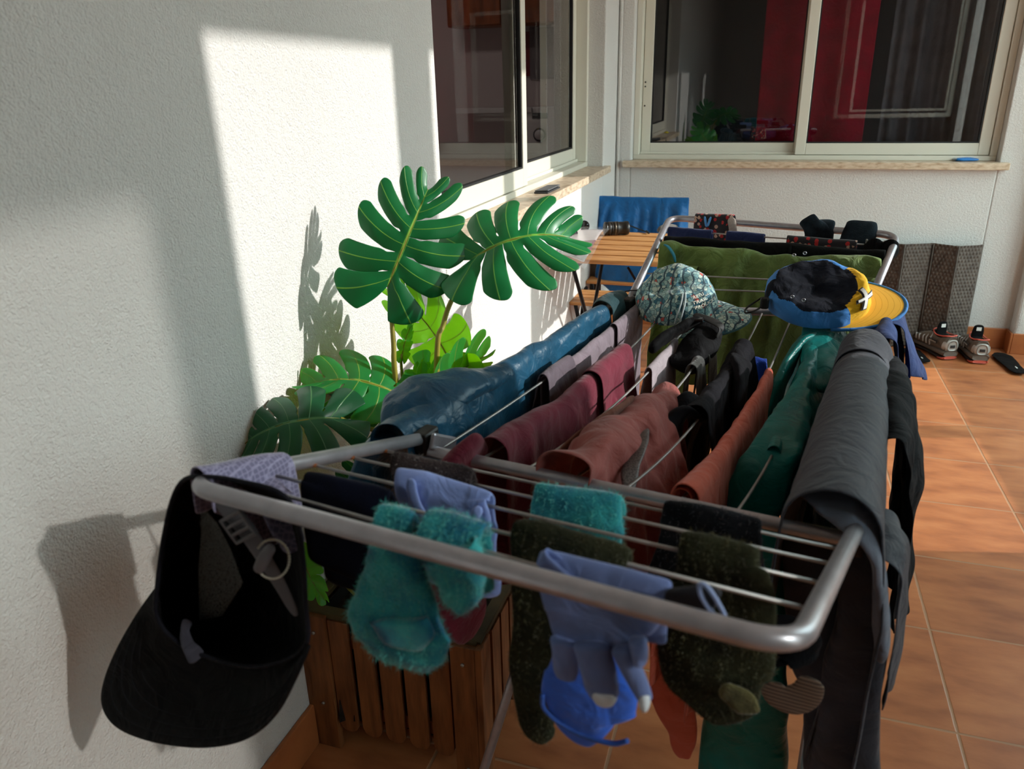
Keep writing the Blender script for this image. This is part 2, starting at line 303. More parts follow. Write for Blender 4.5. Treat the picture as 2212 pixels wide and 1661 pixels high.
# hinges
def hinge(c,d,side):
    h=boxes('hinge',[(c,(.020,.034,.030),(side,d,V((0,0,1))))],M['blackpl'],rack,.004)
    return h
du=(BR-BL).normalized(); dv=V((-du.y,du.x,0))
hinge(LH+dv*.004+V((0,0,-.004)),dv,du); hinge(RH+dv*.004+V((0,0,-.014)),dv,du); hinge(FLH+V((0,0,-.006)),dv,du); hinge(FRH+V((0,0,-.006)),dv,du)
boxes('wing_lock',[(LH+du*.016+dv*.018+V((0,0,-.012)),(.006,.062,.022),(du,(dv-V((0,0,.55))).normalized(),(V((0,0,1))+dv*.55).normalized()))],M['tube'],rack,.004)
# crossing legs, each pair a bent tube
mid=(BL+FR_)/2
def leg(a,b,ft):
    tubes('leg',[(fillet([a,b,ft],.05,6),.0078)],M['tube'],rack,12)
l1=BL+dv*.02+du*.012; l2=FL-dv*.02+du*.012; r1=BR+dv*.02-du*.012; r2=FR_-dv*.02-du*.012
vv=(FL-BL).normalized()
for a,f in ((l1+V((0,0,-.008)),FL+vv*.02),(r1+V((0,0,-.008)),FR_+vv*.02)): tubes('leg',[([a,V((f.x,f.y,.008))],.0078)],M['tube'],rack,12)
for a,f in ((l2+du*.018+V((0,0,-.008)),BL+du*.03),(r2-du*.018+V((0,0,-.008)),BR-du*.03)): tubes('leg',[([a,V((f.x,f.y,.008))],.0078)],M['tube'],rack,12)
tubes('foot_bar',[([V((BL.x,BL.y,.0085))+du*.02,V((BR.x,BR.y,.0085))-du*.02],.0082)],M['tube'],rack,12)
tubes('foot_bar',[([V((FL.x,FL.y,.0085))+vv*.02,V((FR_.x,FR_.y,.0085))+vv*.02],.0082)],M['tube'],rack,12)
# ---------------- cloth builders ----------------
NV=noise.noise
def wob(p,seed,f): q=V(p)*f+V((seed*7.3,seed*3.1,seed*5.7)); return NV(q)
def ip(v,t):
    if callable(v): return v(t)
    if isinstance(v,(int,float)): return v
    x=t*(len(v)-1); i=min(int(x),len(v)-2); f=x-i; f=f*f*(3-2*f); return v[i]*(1-f)+v[i+1]*f
def drape(name,path,La,Lb,mat,parent=None,r=.006,fold=.010,nf=9,seed=1,cr=.004,taper=0,thick=.0022,lift=.0,flare=.03,res=.009,side=None,wav=.0,bulk=0,mi=None,lean=0):
    P=catm(path,12) if len(path)<12 else [V(p) for p in path]
    L=sum((P[i+1]-P[i]).length for i in range(len(P)-1)); cum=[0]
    for i in range(len(P)-1): cum.append(cum[-1]+(P[i+1]-P[i]).length)
    def pt(s):
        s=min(max(s,0),L)
        for i in range(len(P)-1):
            if s<=cum[i+1]+1e-9: f=(s-cum[i])/max(1e-9,cum[i+1]-cum[i]); return P[i].lerp(P[i+1],f)
        return P[-1]
    n=max(8,int(L/res)); m_=max(10,int((max(ip(La,q/10) for q in range(11))+max(ip(Lb,q/10) for q in range(11)))/res))
    d=(P[-1]-P[0]); d.z=0; d.normalize(); N=side or V((d.y,-d.x,0))
    vs=[];uv=[]
    for i in range(n+1):
        t=i/n; a=ip(La,t); b=ip(Lb,t); p0=pt(t*L); rr=ip(r,t)+ip(bulk,t)*(1+.6*wob((t*L,0,0),seed+9,12)); q=rr*pi/2
        for j in range(m_+1):
            s=-b+(a+b)*j/m_; sg=1 if s>0 else -1; dd=max(0,abs(s)-q)
            tt=t
            if taper: tt=.5+(t-.5)*(1-taper*min(1,dd/.25))
            p=pt(tt*L) if taper else p0
            p=p.copy(); p.z+=lift
            if dd==0: an=s/rr; x=rr*sin(an); z=rr*cos(an)
            else: x=sg*(rr+flare*dd); z=-dd
            A=fold*min(1,(dd/.10))**.8*(1+.8*min(1,dd/.3))
            F=wob((t*L*nf,dd*1.6+sg*3,sg),seed,1.0)*1.5
            x+=sg*A*(.55+F) + lean*dd
            p=p+N*x; p.z+=z
            pz=V((p.x,p.y,p0.z-(p0.z-p.z)*.35)); c=V((wob(pz,seed+1,22),wob(pz,seed+2,22),wob(pz,seed+3,22)))*cr+V((wob(pz,seed+4,60),wob(pz,seed+5,60),wob(pz,seed+6,60)))*cr*.45
            e=.35+.65*min(1,(q+dd)/.04)
            p+=N*c.x*1.4*e+d*c.y*.5; p.z+=c.z*.5+wav*wob((t*L*14,0,0),seed+8,1)*(1 if dd==0 else 1)
            vs.append(p); uv.append((t*L,s))
    fs=[(i*(m_+1)+j,(i+1)*(m_+1)+j,(i+1)*(m_+1)+j+1,i*(m_+1)+j+1) for i in range(n) for j in range(m_)]
    mm=None
    if mi: mm=[mi((i+.5)/n,-ip(Lb,(i+.5)/n)+(ip(La,(i+.5)/n)+ip(Lb,(i+.5)/n))*(j+.5)/m_) for i in range(n) for j in range(m_)]
    return mesh(name,vs,fs,mat,parent,True,(('SOLIDIFY',dict(thickness=thick,offset=0)),('SUBSURF',dict(levels=1,render_levels=1))),mi=mm,uv=uv)
def flat(name,path,W,T,sides,mat,parent=None,seed=1,cr=.002,seg=22,sub=6,sq=.8,cap=.55,mods=None,crf=30):
    """closed flattened tube along path; W width list, T thickness list, sides = width direction list"""
    P=catm(path,sub); K=len(path)-1; vs=[];fs=[]
    def il(lst,x): 
        if isinstance(lst,(int,float)): return lst
        i=min(int(x),K-1); f=x-i; return lst[i]*(1-f)+lst[i+1]*f
    N=len(P)
    for i,p in enumerate(P):
        x=i/sub; w_=il(W,x); t_=il(T,x); sd=(il(sides,x) if isinstance(sides,(list,tuple)) else sides).normalized()
        tg=(P[min(i+1,N-1)]-P[max(i-1,0)]).normalized(); nn=tg.cross(sd).normalized(); sd=nn.cross(tg).normalized()
        if i in (0,N-1): w_*=cap; t_*=.5
        for k in range(seg):
            a=2*pi*k/seg; ca,sa=cos(a),sin(a)
            q=p+sd*(w_/2*math.copysign(abs(ca)**sq,ca))+nn*(t_/2*math.copysign(abs(sa)**sq,sa))
            c=V((wob(q,seed+1,crf),wob(q,seed+2,crf),wob(q,seed+3,crf)))*cr+V((wob(q,seed+4,crf*3),wob(q,seed+5,crf*3),wob(q,seed+6,crf*3)))*cr*.4
            vs.append(q+c)
    for i in range(N-1):
        for k in range(seg): fs.append((i*seg+k,i*seg+(k+1)%seg,(i+1)*seg+(k+1)%seg,(i+1)*seg+k))
    a=len(vs); vs.append(sum((vs[k] for k in range(seg)),V())/seg); b=len(vs); vs.append(sum((vs[(N-1)*seg+k] for k in range(seg)),V())/seg)
    for k in range(seg): fs.append((a,(k+1)%seg,k)); fs.append((b,(N-1)*seg+k,(N-1)*seg+(k+1)%seg))
    return mesh(name,vs,fs,mat,parent,True,mods if mods is not None else (('SUBSURF',dict(levels=1,render_levels=1)),))
UW=(RC-LC).normalized(); UW.z=0; UW.normalize(); NW=V((UW.y,-UW.x,0)) # toward the camera
def rowpts(k,rows,off=.006,kk=None):
    p0=wl(k,.5)+NW*off
    return [(at(a,b,p=p0,n=NW),at(c,d,p=p0,n=NW)) for a,b,c,d in rows]
def hang(name,k,rows,rear,mat,parent=None,T=.006,seed=1,cr=.002,off=.007,rT=None,over=True,seg=24,sq=.7,capb=.55,rw=1.0,crf=30,sub=6):
    T0=T if not isinstance(T,list) else T[0]; R=rowpts(k,rows,off); path=[];W=[];Ts=[];sd=[]
    L0,R0=R[0]; c0=(L0+R0)/2; w0=(R0-L0).length; s0=(R0-L0).normalized()
    if over and rear>0:
        back=-NW*(off*2)
        for f in (1,.66,.33,.08): path.append(c0+back+V((0,0,-rear*f-.002))); W.append(w0*rw); Ts.append(T0*.9); sd.append(s0)
        path.append(c0-NW*off+V((0,0,T0*.55))); W.append(w0); Ts.append(T0*.9); sd.append(s0)
    for i,(a,b) in enumerate(R):
        if i==0 and over and rear>0: path.append(c0+V((0,0,-.006))); 
        else: path.append((a+b)/2)
        W.append((b-a).length); Ts.append(T if not isinstance(T,list) else T[i]); sd.append((b-a).normalized())
    return flat(name,path,W,Ts,sd,mat,parent,seed,cr,seg,sub,sq,capb,crf=crf)
def fuzz(o,parent,mat,n=2500,L=.004,seed=1,name='wool_fuzz'):
    me=o.data; rnd=random.Random(seed); vs=[];fs=[]; ar=[p.area for p in me.polygons]; idx=rnd.choices(range(len(ar)),ar,k=n)
    for i in idx:
        p=me.polygons[i]; vv=[me.vertices[k].co for k in p.vertices]; ws=[rnd.random() for _ in vv]; s=sum(ws); c=sum((v*(x/s) for v,x in zip(vv,ws)),V())
        r=V((rnd.gauss(0,1),rnd.gauss(0,1),rnd.gauss(0,1)))*.6; d=(p.normal+r).normalized(); e=d.cross(V((rnd.random(),rnd.random(),rnd.random()))).normalized()*.00022; l=L*rnd.uniform(.3,1.1)
        k=len(vs); vs+=[c-e,c+e,c+d*l*.6+e*.7+r*.0006,c+d*l+r*.0015]; fs+=[(k,k+1,k+2),(k,k+2,k+3)]
    f=mesh(name,vs,fs,mat,o,False); f.location=(0,0,0); f['kind']='stuff'; return f
# ---------------- laundry on the long wires ----------------
def wp(k,a,b,n=9): return [wire(k,a+(b-a)*i/(n-1))+V((0,0,.002)) for i in range(n)]
def tb(A,B,a,b,n=9,up=.008): return [A.lerp(B,a+(b-a)*i/(n-1))+V((0,0,up)) for i in range(n)]
G='laundry hung along the wires of the airer'
def top(o,label,cat,group=None): o['label']=label; o['category']=cat; 
def T(name,label,cat,loc=(0,0,0),group=None): return thing(name,loc,label,cat,group)
# blue rain jacket over the wall-side rail
mj=cloth('petrol_blue_nylon',(26,78,106),.34,.10,700,.1,.16)
j=T('rain_jacket','petrol blue shiny rain jacket hung over the rail nearest the wall','jacket',(.4,1.1,.4))
drape('body',tb(BL,FL,-.035,.93,12),[.30,.33,.30,.26,.24,.22],[.30,.36,.33,.30,.26,.22],mj,j,r=[.030,.028,.020,.015,.013,.013,.014],fold=.012,nf=15,seed=3,cr=.007,lift=.004,flare=.05,wav=.007,thick=.0016)
flat('hood',[BL+V((-.012,.02,.000)),BL+V((-.012,.05,.022)),BL+V((.008,.11,.030)),BL+V((.028,.175,.026)),BL+V((.05,.25,.012))],[.05,.085,.09,.075,.04],[.03,.042,.045,.036,.02],V((1,.1,-.15)),mj,j,5,.006,26,7,.9,.4,crf=22)
flat('sleeve',[BL+V((-.02,.02,.01)),BL+V((-.045,.02,-.05)),BL+V((-.05,.02,-.14)),BL+V((-.045,.03,-.26))],[.10,.12,.11,.09],[.03,.035,.03,.025],V((.25,1,0)),mj,j,8,.006,22,7,.9,.6)
o=drape('dark_teal_shirt',tb(BL,FL,.90,1.03,6),.20,.20,cloth('dark_teal_jersey',(26,62,68),.8,.3),r=[.02,.026,.02],fold=.012,seed=12,cr=.006,lift=.004,wav=.004)
top(o,'dark teal shirt bunched at the far end of the rail beside the jacket','shirt')
mg=cloth('mauve_grey_jersey',(138,124,134),.9,.35,500,.4,.10)
o=T('grey_leggings','mauve grey knitted leggings hung over the wire beside the blue jacket','leggings',(.49,1.3,.5))
drape('leg',wp(1,.42,.99,12),[.24,.23,.20,.185],[.16,.18,.18],mg,o,r=.0065,fold=.006,nf=20,seed=21,cr=.003,wav=.003,flare=.0)
drape('leg',[p+V((.006,0,.004)) for p in wp(1,.80,.99,6)],[.27,.28],[.16,.18],mg,o,r=.0085,fold=.006,nf=20,seed=22,cr=.002,flare=.01)
drape('waistband',[p+V((.000,0,.003)) for p in wp(1,.41,.55,6)],[.14,.14],[.10,.10],cloth('mauve_grey_rib',(104,92,102),.9,.3),o,r=.0090,fold=.012,nf=44,seed=23,cr=.003)
mb=cloth('burgundy_fleece',(112,32,52),.9,.35,500,.3,.14)
o=T('burgundy_shirt','burgundy long-sleeved shirt draped over a wire, second garment from the wall','shirt',(.49,1.0,.4))
drape('body',wp(2,.04,.655,14),[.30,.32,.30,.26,.24],[.26,.28,.28,.22],mb,o,r=[.020,.017,.012,.014,.012,.013],fold=.013,nf=17,seed=31,cr=.007,wav=.006,lift=.003)
drape('sleeve',[p+V((.004,0,.010)) for p in wp(2,.46,.66,6)],[.22,.24,.20],[.16,.2],mb,o,r=.015,fold=.010,nf=24,seed=32,cr=.005)
flat('sleeve',[wire(2,.06)+V((-.01,-.01,.02)),wire(2,.03)+V((-.03,-.03,-.02)),wire(2,.02)+V((-.035,-.035,-.12)),wire(2,.03)+V((-.02,-.02,-.26))],[.07,.09,.09,.08],[.02,.03,.03,.02],V((.3,1,0)),mb,o,34,.004,20,7,.9,.6)
ms=cloth('dusty_rose_softshell',(152,78,72),.75,.3,500,.3,.12); mh=cloth('rose_brown_lining',(112,66,52),.85,.2)
mn=NT('grey_mesh'); _v=mn.n('TexVoronoi'); _v.inputs['Scale'].default_value=420; _t=mn.n('TexCoord'); mn.l(_t.outputs['Object'],_v.inputs[0]); _r=mn.ramp(_v.outputs[0],[(.2,s2l((28,26,28))),(.6,s2l((96,86,86)))]); mn.l(_r.outputs[0],mn.b.inputs['Base Color']); M['mesh']=mn.m
o=T('softshell_jacket','dusty rose softshell jacket crumpled over a wire with a dark mesh pocket','jacket',(.61,.95,.5))
drape('body',wp(4,-.005,.50,14),[.22,.27,.25,.16],[.15,.22,.22,.12],ms,o,r=[.030,.034,.026,.016],fold=.020,nf=13,seed=41,cr=.013,wav=.012,lift=.006,flare=.10)
flat('mesh_pocket',[wire(4,.24)+V((.030,0,.022)),wire(4,.16)+V((.040,0,.016)),wire(4,.09)+V((.048,-.01,-.002)),wire(4,.05)+V((.062,-.01,-.03))],[.010,.020,.022,.008],.008,V((.5,1,.2)),M['mesh'],o,42,.002)
flat('hem',[wire(4,.36)+V((-.02,0,.035)),wire(4,.22)+V((-.035,-.01,.022)),wire(4,.12)+V((-.055,-.01,-.010)),wire(4,.07)+V((-.062,-.02,-.04))],[.02,.035,.04,.02],.010,V((.5,1,.6)),mh,o,43,.003)
mk=cloth('black_jersey',(34,33,40),.85,.3,500,.3,.15)
o=T('black_shirt','black long-sleeved shirt draped over the middle wire of the airer','shirt',(.7,1.15,.4))
drape('body',wp(5,.40,.80,12),[.36,.34,.36,.30],[.24,.24,.28,.2],mk,o,r=[.020,.014,.013,.018,.013],fold=.014,nf=16,seed=51,cr=.007,wav=.007,lift=.003)
flat('sleeve',[wire(5,.70)+V((.01,0,.020)),wire(5,.66)+V((.02,0,.012)),wire(5,.62)+V((.028,-.01,-.03)),wire(5,.60)+V((.034,-.02,-.11)),wire(5,.60)+V((.03,-.02,-.2))],[.04,.05,.055,.055,.05],[.015,.02,.018,.018,.015],V((.2,1,0)),mk,o,53,.004)
flat('sleeve',[wire(5,.50)+V((-.01,-.02,.012)),wire(5,.43)+V((-.03,-.02,-.00)),wire(5,.38)+V((-.042,-.02,-.05)),wire(5,.36)+V((-.04,-.02,-.13))],[.05,.07,.08,.08],[.015,.02,.018,.018],V((.4,1,.2)),mk,o,54,.004)
mt=cloth('terracotta_cotton',(190,88,66),.85,.3,600,.25,.08)
o=T('terracotta_shirt','terracotta orange t-shirt hung full length over a wire','t-shirt',(.76,1.0,.4))
drape('body',wp(6,.035,.70,16),[.34,.38,.38,.36,.36],[.30,.34,.36,.34],mt,o,r=[.012,.013,.009,.007,.006,.006],fold=.008,nf=13,seed=61,cr=.004,wav=.006)
drape('sleeve',[p+V((.004,-.004,.004)) for p in wp(6,.035,.16,6)],[.26,.24],[.26,.26],mt,o,r=.015,fold=.010,nf=22,seed=63,cr=.003)
ml=cloth('teal_green_nylon',(6,120,116),.36,.05,500,.12,.16)
o=T('teal_jacket','teal green rain jacket with hood bunched along a wire near the right rail','jacket',(.84,1.1,.4))
drape('body',wp(7,.31,.975,16),[.34,.42,.42,.36,.30,.24],[.30,.40,.40,.34,.26,.20],ml,o,r=[.010,.014,.011,.016,.012,.018,.014,.010],fold=.020,nf=7,seed=71,cr=.006,wav=.004,lift=.003,flare=.16,thick=.0016)
flat('hood',[wire(7,.985)+V((.0,.0,-.03)),wire(7,.96)+V((.0,0,.012)),wire(7,.86)+V((.012,0,.016)),wire(7,.76)+V((.020,0,.004)),wire(7,.68)+V((.026,0,-.02))],[.03,.07,.085,.075,.04],[.014,.026,.024,.020,.012],V((1,.0,-.25)),ml,o,74,.006,30,8,1.1,.5,crf=30)
flat('sleeve',[wire(7,.90)+V((.00,0,.012)),wire(7,.84)+V((-.03,-.01,.0)),wire(7,.74)+V((-.050,-.02,-.05)),wire(7,.66)+V((-.055,-.02,-.14))],[.04,.07,.08,.07],[.016,.020,.020,.016],V((.2,1,0)),ml,o,75,.006)
flat('sleeve',[wire(7,.60)+V((.004,.0,.014)),wire(7,.50)+V((.006,0,.014)),wire(7,.40)+V((.008,0,.012)),wire(7,.32)+V((.0,-.0,-.004)),wire(7,.27)+V((-.012,0,-.05)),wire(7,.25)+V((-.016,0,-.14))],[.03,.05,.06,.07,.075,.06],[.018,.024,.026,.026,.02,.02],V((1,.0,-.1)),ml,o,76,.006)
def panel_px(name,d,rows,T_,mat,par,seed,cr=.004,cap=.8):
    p0=LC+V((0,d,0)); pp=[(at(a,b,p=p0,n=NW),at(c,e,p=p0,n=NW)) for a,b,c,e in rows]
    return flat(name,[(a+b)/2 for a,b in pp],[(b-a).length for a,b in pp],T_,pp[0][1]-pp[0][0],mat,par,seed,cr,26,7,.55,cap,crf=16)
panel_px('front_panel',.44,[(1590,1120,1700,1150),(1560,1250,1700,1280),(1540,1400,1700,1420),(1522,1560,1700,1580),(1516,1700,1698,1720),(1516,1790,1690,1800)],[.03,.035,.04,.04,.04,.03],ml,o,78,.008)
mp=cloth('charcoal_softshell',(58,62,74),.7,.25,900,.3,.12)
o=T('hiking_trousers','charcoal grey hiking trousers folded over the outer right rail','trousers',(.9,1.0,.4))
PT=[p.lerp(q,.46)+V((0,0,.004)) for p,q in zip([wire(8,-.02+.72*i/11) for i in range(12)],[BR.lerp(FR_,-.01+.72*i/11) for i in range(12)])]
drape('leg',PT,[.40,.52,.6,.6],[.26,.4,.46,.5],mp,o,r=[.046,.044,.043,.040,.038],fold=.007,nf=6,seed=81,cr=.0016,wav=.0005,lift=.006,flare=.0,thick=.003)
drape('leg',[BR+V((.012,.02,-.05)),BR+V((.022,.08,-.05)),BR+V((.028,.14,-.055))],[.20,.24],[.3,.3],mp,o,r=[.022,.026,.022],fold=.008,nf=10,seed=82,cr=.005)
panel_px('leg',.36,[(1790,1120,1885,1150),(1800,1220,1915,1230),(1805,1330,1925,1340),(1790,1400,1918,1400),(1770,1520,1908,1520),(1752,1661,1898,1661),(1745,1760,1890,1760)],[.02,.035,.04,.04,.04,.04,.03],mp,o,88,.006)
panel_px('leg',.40,[(1700,1150,1800,1160),(1692,1260,1810,1260),(1705,1400,1815,1400),(1735,1520,1820,1520),(1745,1661,1830,1661),(1745,1760,1830,1760)],[.02,.03,.035,.035,.035,.03],mp,o,89,.006)
WBp=[at(x,y,p=LC+V((0,d,0)),n=NW) for x,y,d in ((1735,1048,.345),(1790,1078,.335),(1850,1112,.325),(1888,1165,.32),(1900,1240,.325),(1905,1330,.335),(1905,1420,.345))]
drape('waistband',[PT[-3]+V((0,0,.002)),PT[-2]+V((0,0,.002)),PT[-1]+V((0,0,.002))],[.10,.10],[.10,.10],cloth('charcoal_waistband',(52,55,66),.8,.2),o,r=[.0405,.040,.0395],fold=.006,nf=30,seed=90,cr=.004,lift=.0075,wav=.002,flare=0)
flat('waistband',WBp,[.022,.040,.052,.050,.042,.040,.03],[.006,.009,.010,.010,.012,.016,.014],V((.1,1,.45)),cloth('sunlit_pale_inside',(112,120,138),.7,.3),o,84,.003)  # paler reverse of the cloth, with sunlight put into the colour as well
mq=cloth('near_black_cotton',(34,37,44),.85,.3,600,.3,.1)
o=drape('dark_shorts',[BR.lerp(FR_,t)+V((.014,0,-.006)) for t in (.28,.38,.48,.58,.68)],[.30,.34,.36,.3],[.05,.05],mq,r=[.018,.026,.022,.014],fold=.016,nf=12,seed=86,cr=.009,wav=.006)
top(o,'near-black shorts hung outside the charcoal trousers on the right rail','shorts')
o=drape('teal_towel',[BR.lerp(FR_,t)+V((.012,0,-.15)) for t in (.02,.1,.2,.3)],[.34,.34],[.3,.3],cloth('deep_teal_cotton',(12,66,72),.85,.3),r=.012,fold=.01,nf=12,seed=87,cr=.004)
bpy.data.objects.remove(o)
md=cloth('navy_denim',(34,58,106),.85,.05,900,.4,.18,c2=(24,40,84))
o=T('denim_shorts','blue denim shorts hung over the far end of the right rail','shorts',(1.0,1.5,.6))
drape('leg',tb(BR,FR_,.72,.98,8),[.17,.20,.15],[.12,.12],md,o,r=[.018,.018,.016],fold=.012,nf=20,seed=91,cr=.006,wav=.004,flare=.12)
drape('leg',[p+V((.012,0,-.006)) for p in tb(BR,FR_,.84,1.0,6)],[.11,.15],[.10,.10],md,o,r=.020,fold=.014,nf=30,seed=92,cr=.005,flare=.22)
# things on the third and fourth wires
mw=cloth('fuzzy_charcoal_wool',(70,72,70),1,.6,300,.8,.25); mwd=cloth('dark_wool',(36,36,36),1,.6,300,.8,.25)
o=drape('light_grey_cloth',wp(3,.60,.80,8),[.06,.09,.11],[.10,.15,.13],cloth('pale_mauve_jersey',(168,156,162),.9,.3),r=.006,fold=.008,nf=20,seed=101,cr=.003)
top(o,'small pale grey cloth hung over a wire beside the black strapped bag','cloth')
for a,b,s_,lab in ((.655,.71,110,'charcoal fuzzy wool sock over a wire, nearer of two beside the black shirt'),(.745,.83,111,'charcoal fuzzy wool sock over a wire, farther of two beside the black shirt')):
    o=drape('wool_sock',wp(4,a,b,6),[.20,.24],[.18,.2],mwd if s_==1 else mw,r=.010,fold=.008,nf=24,seed=s_,cr=.005); top(o,lab,'sock'); o['group']='charcoal socks on the fourth wire'
mv=cloth('black_nylon',(28,28,31),.8,.2,700,.2,.2)
o=T('strapped_bag','black strapped bag with a flat flap lying across two wires','bag',(.63,1.4,.79))
a=wire(3,.80); b=wire(3,.97)
flat('flap',[at(1402,756,y=1.30),at(1440,728,y=1.34),at(1480,705,y=1.37),at(1512,690,y=1.39)],[.025,.036,.04,.03],.016,V((.2,1,-.5)),mv,o,121,.003)
flat('pouch',[at(1472,795,y=1.30),at(1495,765,y=1.34),at(1520,735,y=1.37),at(1540,705,y=1.40)],[.05,.065,.06,.045],[.03,.04,.035,.02],V((1,.15,-.1)),mv,o,122,.007)
flat('strap',[at(1498,680,y=1.40),at(1525,688,y=1.39),at(1556,704,y=1.38),at(1548,730,y=1.36)],[.014,.016,.018,.012],.004,V((.3,1,.4)),plain('black_webbing',(20,20,20),.7),o,123,.001)
boxes('buckle',[(at(1505,690,y=1.375),(.024,.016,.006))],plain('glossy_black_buckle',(26,26,28),.2),o,.002)
# cloth glimpsed lower down between the garments
o=drape('blue_shorts',[at(1596,796,y=1.62),at(1625,782,y=1.62),at(1658,786,y=1.62)],.16,.1,cloth('royal_blue_nylon',(20,66,168),.5,.2),r=.012,fold=.02,nf=30,seed=131,cr=.01,wav=.01)
top(o,'royal blue shorts bunched beyond the terracotta t-shirt, below the wires','shorts')
# ---------------- small things on the near wing ----------------
def wool(name,c,c2,st=.7):
    q=NT(name); n=q.noise(26,5); r=q.ramp(n.outputs[0],[(.36,s2l(c2)),(.60,s2l(c))]); q.l(r.outputs[0],q.b.inputs['Base Color']); q.set(rough=1,sheen=.7 if max(c)>80 else .06,srough=.35,spec=.1)
    f=q.noise(420,4); q.bump(f.outputs[0],st,.0022); return q.m
mteal=wool('teal_terry_wool',(58,164,168),(36,104,134)); mtealf=wool('teal_fuzz',(104,206,196),(80,180,180))
molive=wool('olive_wool',(52,54,38),(36,38,28)); molf=wool('olive_fuzz',(96,92,62),(66,64,42))
mnavy=wool('navy_knit',(15,20,38),(11,14,26),.35); mbrown=wool('brown_fleece',(66,58,58),(34,29,30),1.0)
mlav=cloth('periwinkle_lycra',(136,160,224),.6,.35,1200,.12,.06); mblk=wool('black_wool',(38,40,46),(22,23,27))
mgl=cloth('slate_blue_lycra',(110,132,190),.65,.3,1200,.12,.10,c2=(92,108,152)); mcuff=cloth('bright_blue_lining',(52,110,232),.6,.4,1200,.1,.05); mwht=plain('pale_grip_print',(206,214,222),.6)
GS='teal wool socks on the near wing'
# navy headband
o=hang('navy_neck_tube',2,[(652,1036,836,1080),(653,1090,832,1128),(660,1160,826,1190),(670,1232,820,1252)],.12,mnavy,T=.007,seed=201,cr=.0015,capb=.92,sq=.45)
top(o,'dark navy knitted neck tube folded over a wire of the near wing','neck tube')
o=hang('brown_fleece_band',4,[(843,992,1018,1038),(846,1030,1016,1078),(852,1080,1012,1128),(862,1150,1004,1190)],.14,mbrown,T=.010,seed=203,cr=.003,capb=.9,sq=.5)
top(o,'dark brown fleece headband over a wire behind the periwinkle glove','headband'); fuzz(o,o,wool('brown_fuzz',(120,112,110),(80,74,74)),3500,.004,3)
# periwinkle glove
o=hang('periwinkle_glove',3,[(852,1034,1058,1086),(866,1075,1062,1130),(890,1115,1064,1180),(930,1150,1062,1225),(965,1185,1056,1262)],.12,mlav,T=.009,seed=205,cr=.004,capb=.7,sq=.6)
top(o,'periwinkle blue stretch glove hung over a wire above the teal socks','glove'); WO[o.name]=V((0,0,0))
pp=rowpts(3,[(884,1028,900,1030),(893,1070,905,1074),(918,1120,932,1126)],.012)
flat('cuff_tab',[(a+b)/2+NW*.004 for a,b in pp],[.010,.012,.010],.004,pp[0][1]-pp[0][0],mlav,o,206,.001)
pp=rowpts(3,[(1030,1085,1052,1090),(1018,1130,1040,1136),(1024,1180,1052,1190),(1036,1240,1058,1250)],.012)
flat('finger',[(a+b)/2+NW*.006 for a,b in pp],[(b-a).length for a,b in pp],.010,pp[0][1]-pp[0][0],mlav,o,207,.002)
# teal socks
o=hang('wool_sock',1,[(805,1118,893,1146),(800,1170,905,1200),(792,1230,925,1250),(775,1300,948,1310),(768,1350,958,1345),(778,1395,952,1392),(815,1432,915,1432)],.07,mteal,T=[.012,.016,.018,.022,.026,.024,.014],seed=211,cr=.004,capb=.45,sq=.72,crf=34)
top(o,'teal wool sock hanging nearest the black cap, toe down over the front tube','sock'); o['group']=GS; fuzz(o,o,mtealf,6000,.0045,5)
pp=rowpts(1,[(795,1320,925,1352),(800,1352,935,1360),(838,1405,905,1400)],.020)
flat('heel_fold',[(a+b)/2 for a,b in pp],[(b-a).length for a,b in pp],.012,pp[0][1]-pp[0][0],mteal,o,212,.003)
o=hang('wool_sock',1,[(898,1138,1032,1178),(908,1180,1046,1210),(926,1225,1050,1245),(944,1265,1040,1285),(956,1305,1000,1318)],.06,mteal,T=[.012,.018,.020,.018,.012],seed=213,cr=.004,capb=.5,sq=.75,off=.012)
top(o,'teal wool sock with pale green toe, right of the longer teal sock','sock'); o['group']=GS; fuzz(o,o,mtealf,5000,.0045,6)
o=hang('wool_sock',4,[(1152,1078,1338,1112),(1150,1120,1345,1152),(1158,1165,1342,1200),(1180,1220,1325,1250)],.07,mteal,T=[.018,.022,.020,.014],seed=215,cr=.004,capb=.6,sq=.7)
top(o,'teal wool sock folded over a middle wire behind the olive sock','sock'); o['group']=GS; fuzz(o,o,mtealf,4500,.0045,7)
# olive socks
o=hang('olive_sock',2,[(1106,1142,1354,1212),(1104,1200,1352,1262),(1104,1300,1300,1330),(1106,1400,1230,1410),(1112,1500,1196,1500),(1125,1560,1200,1575),(1170,1590,1212,1600)],.10,molive,T=[.010,.012,.012,.013,.014,.014,.012],seed=221,cr=.003,capb=.6,sq=.65)
top(o,'long olive wool sock hanging behind the slate blue glove','sock'); fuzz(o,o,molf,6000,.004,8)
o=hang('olive_sock',3,[(1465,1180,1640,1216),(1452,1250,1668,1280),(1430,1330,1680,1350),(1418,1400,1676,1420),(1425,1450,1668,1470),(1490,1510,1650,1530),(1560,1555,1625,1566)],.12,molive,T=[.012,.014,.015,.016,.016,.016,.012],seed=223,cr=.003,capb=.5,sq=.65)
top(o,'wide dark olive wool sock with pale worn toe on the right of the near wing','sock'); fuzz(o,o,molf,7000,.004,9)
pp=rowpts(3,[(1560,1215,1655,1235),(1580,1290,1680,1300),(1600,1370,1678,1380)],.012)
flat('cuff_layer',[(a+b)/2 for a,b in pp],[(b-a).length for a,b in pp],.008,pp[0][1]-pp[0][0],molive,o,224,.002)
pp=rowpts(3,[(1536,1478,1580,1490),(1570,1512,1640,1520),(1590,1535,1640,1545)],.022)
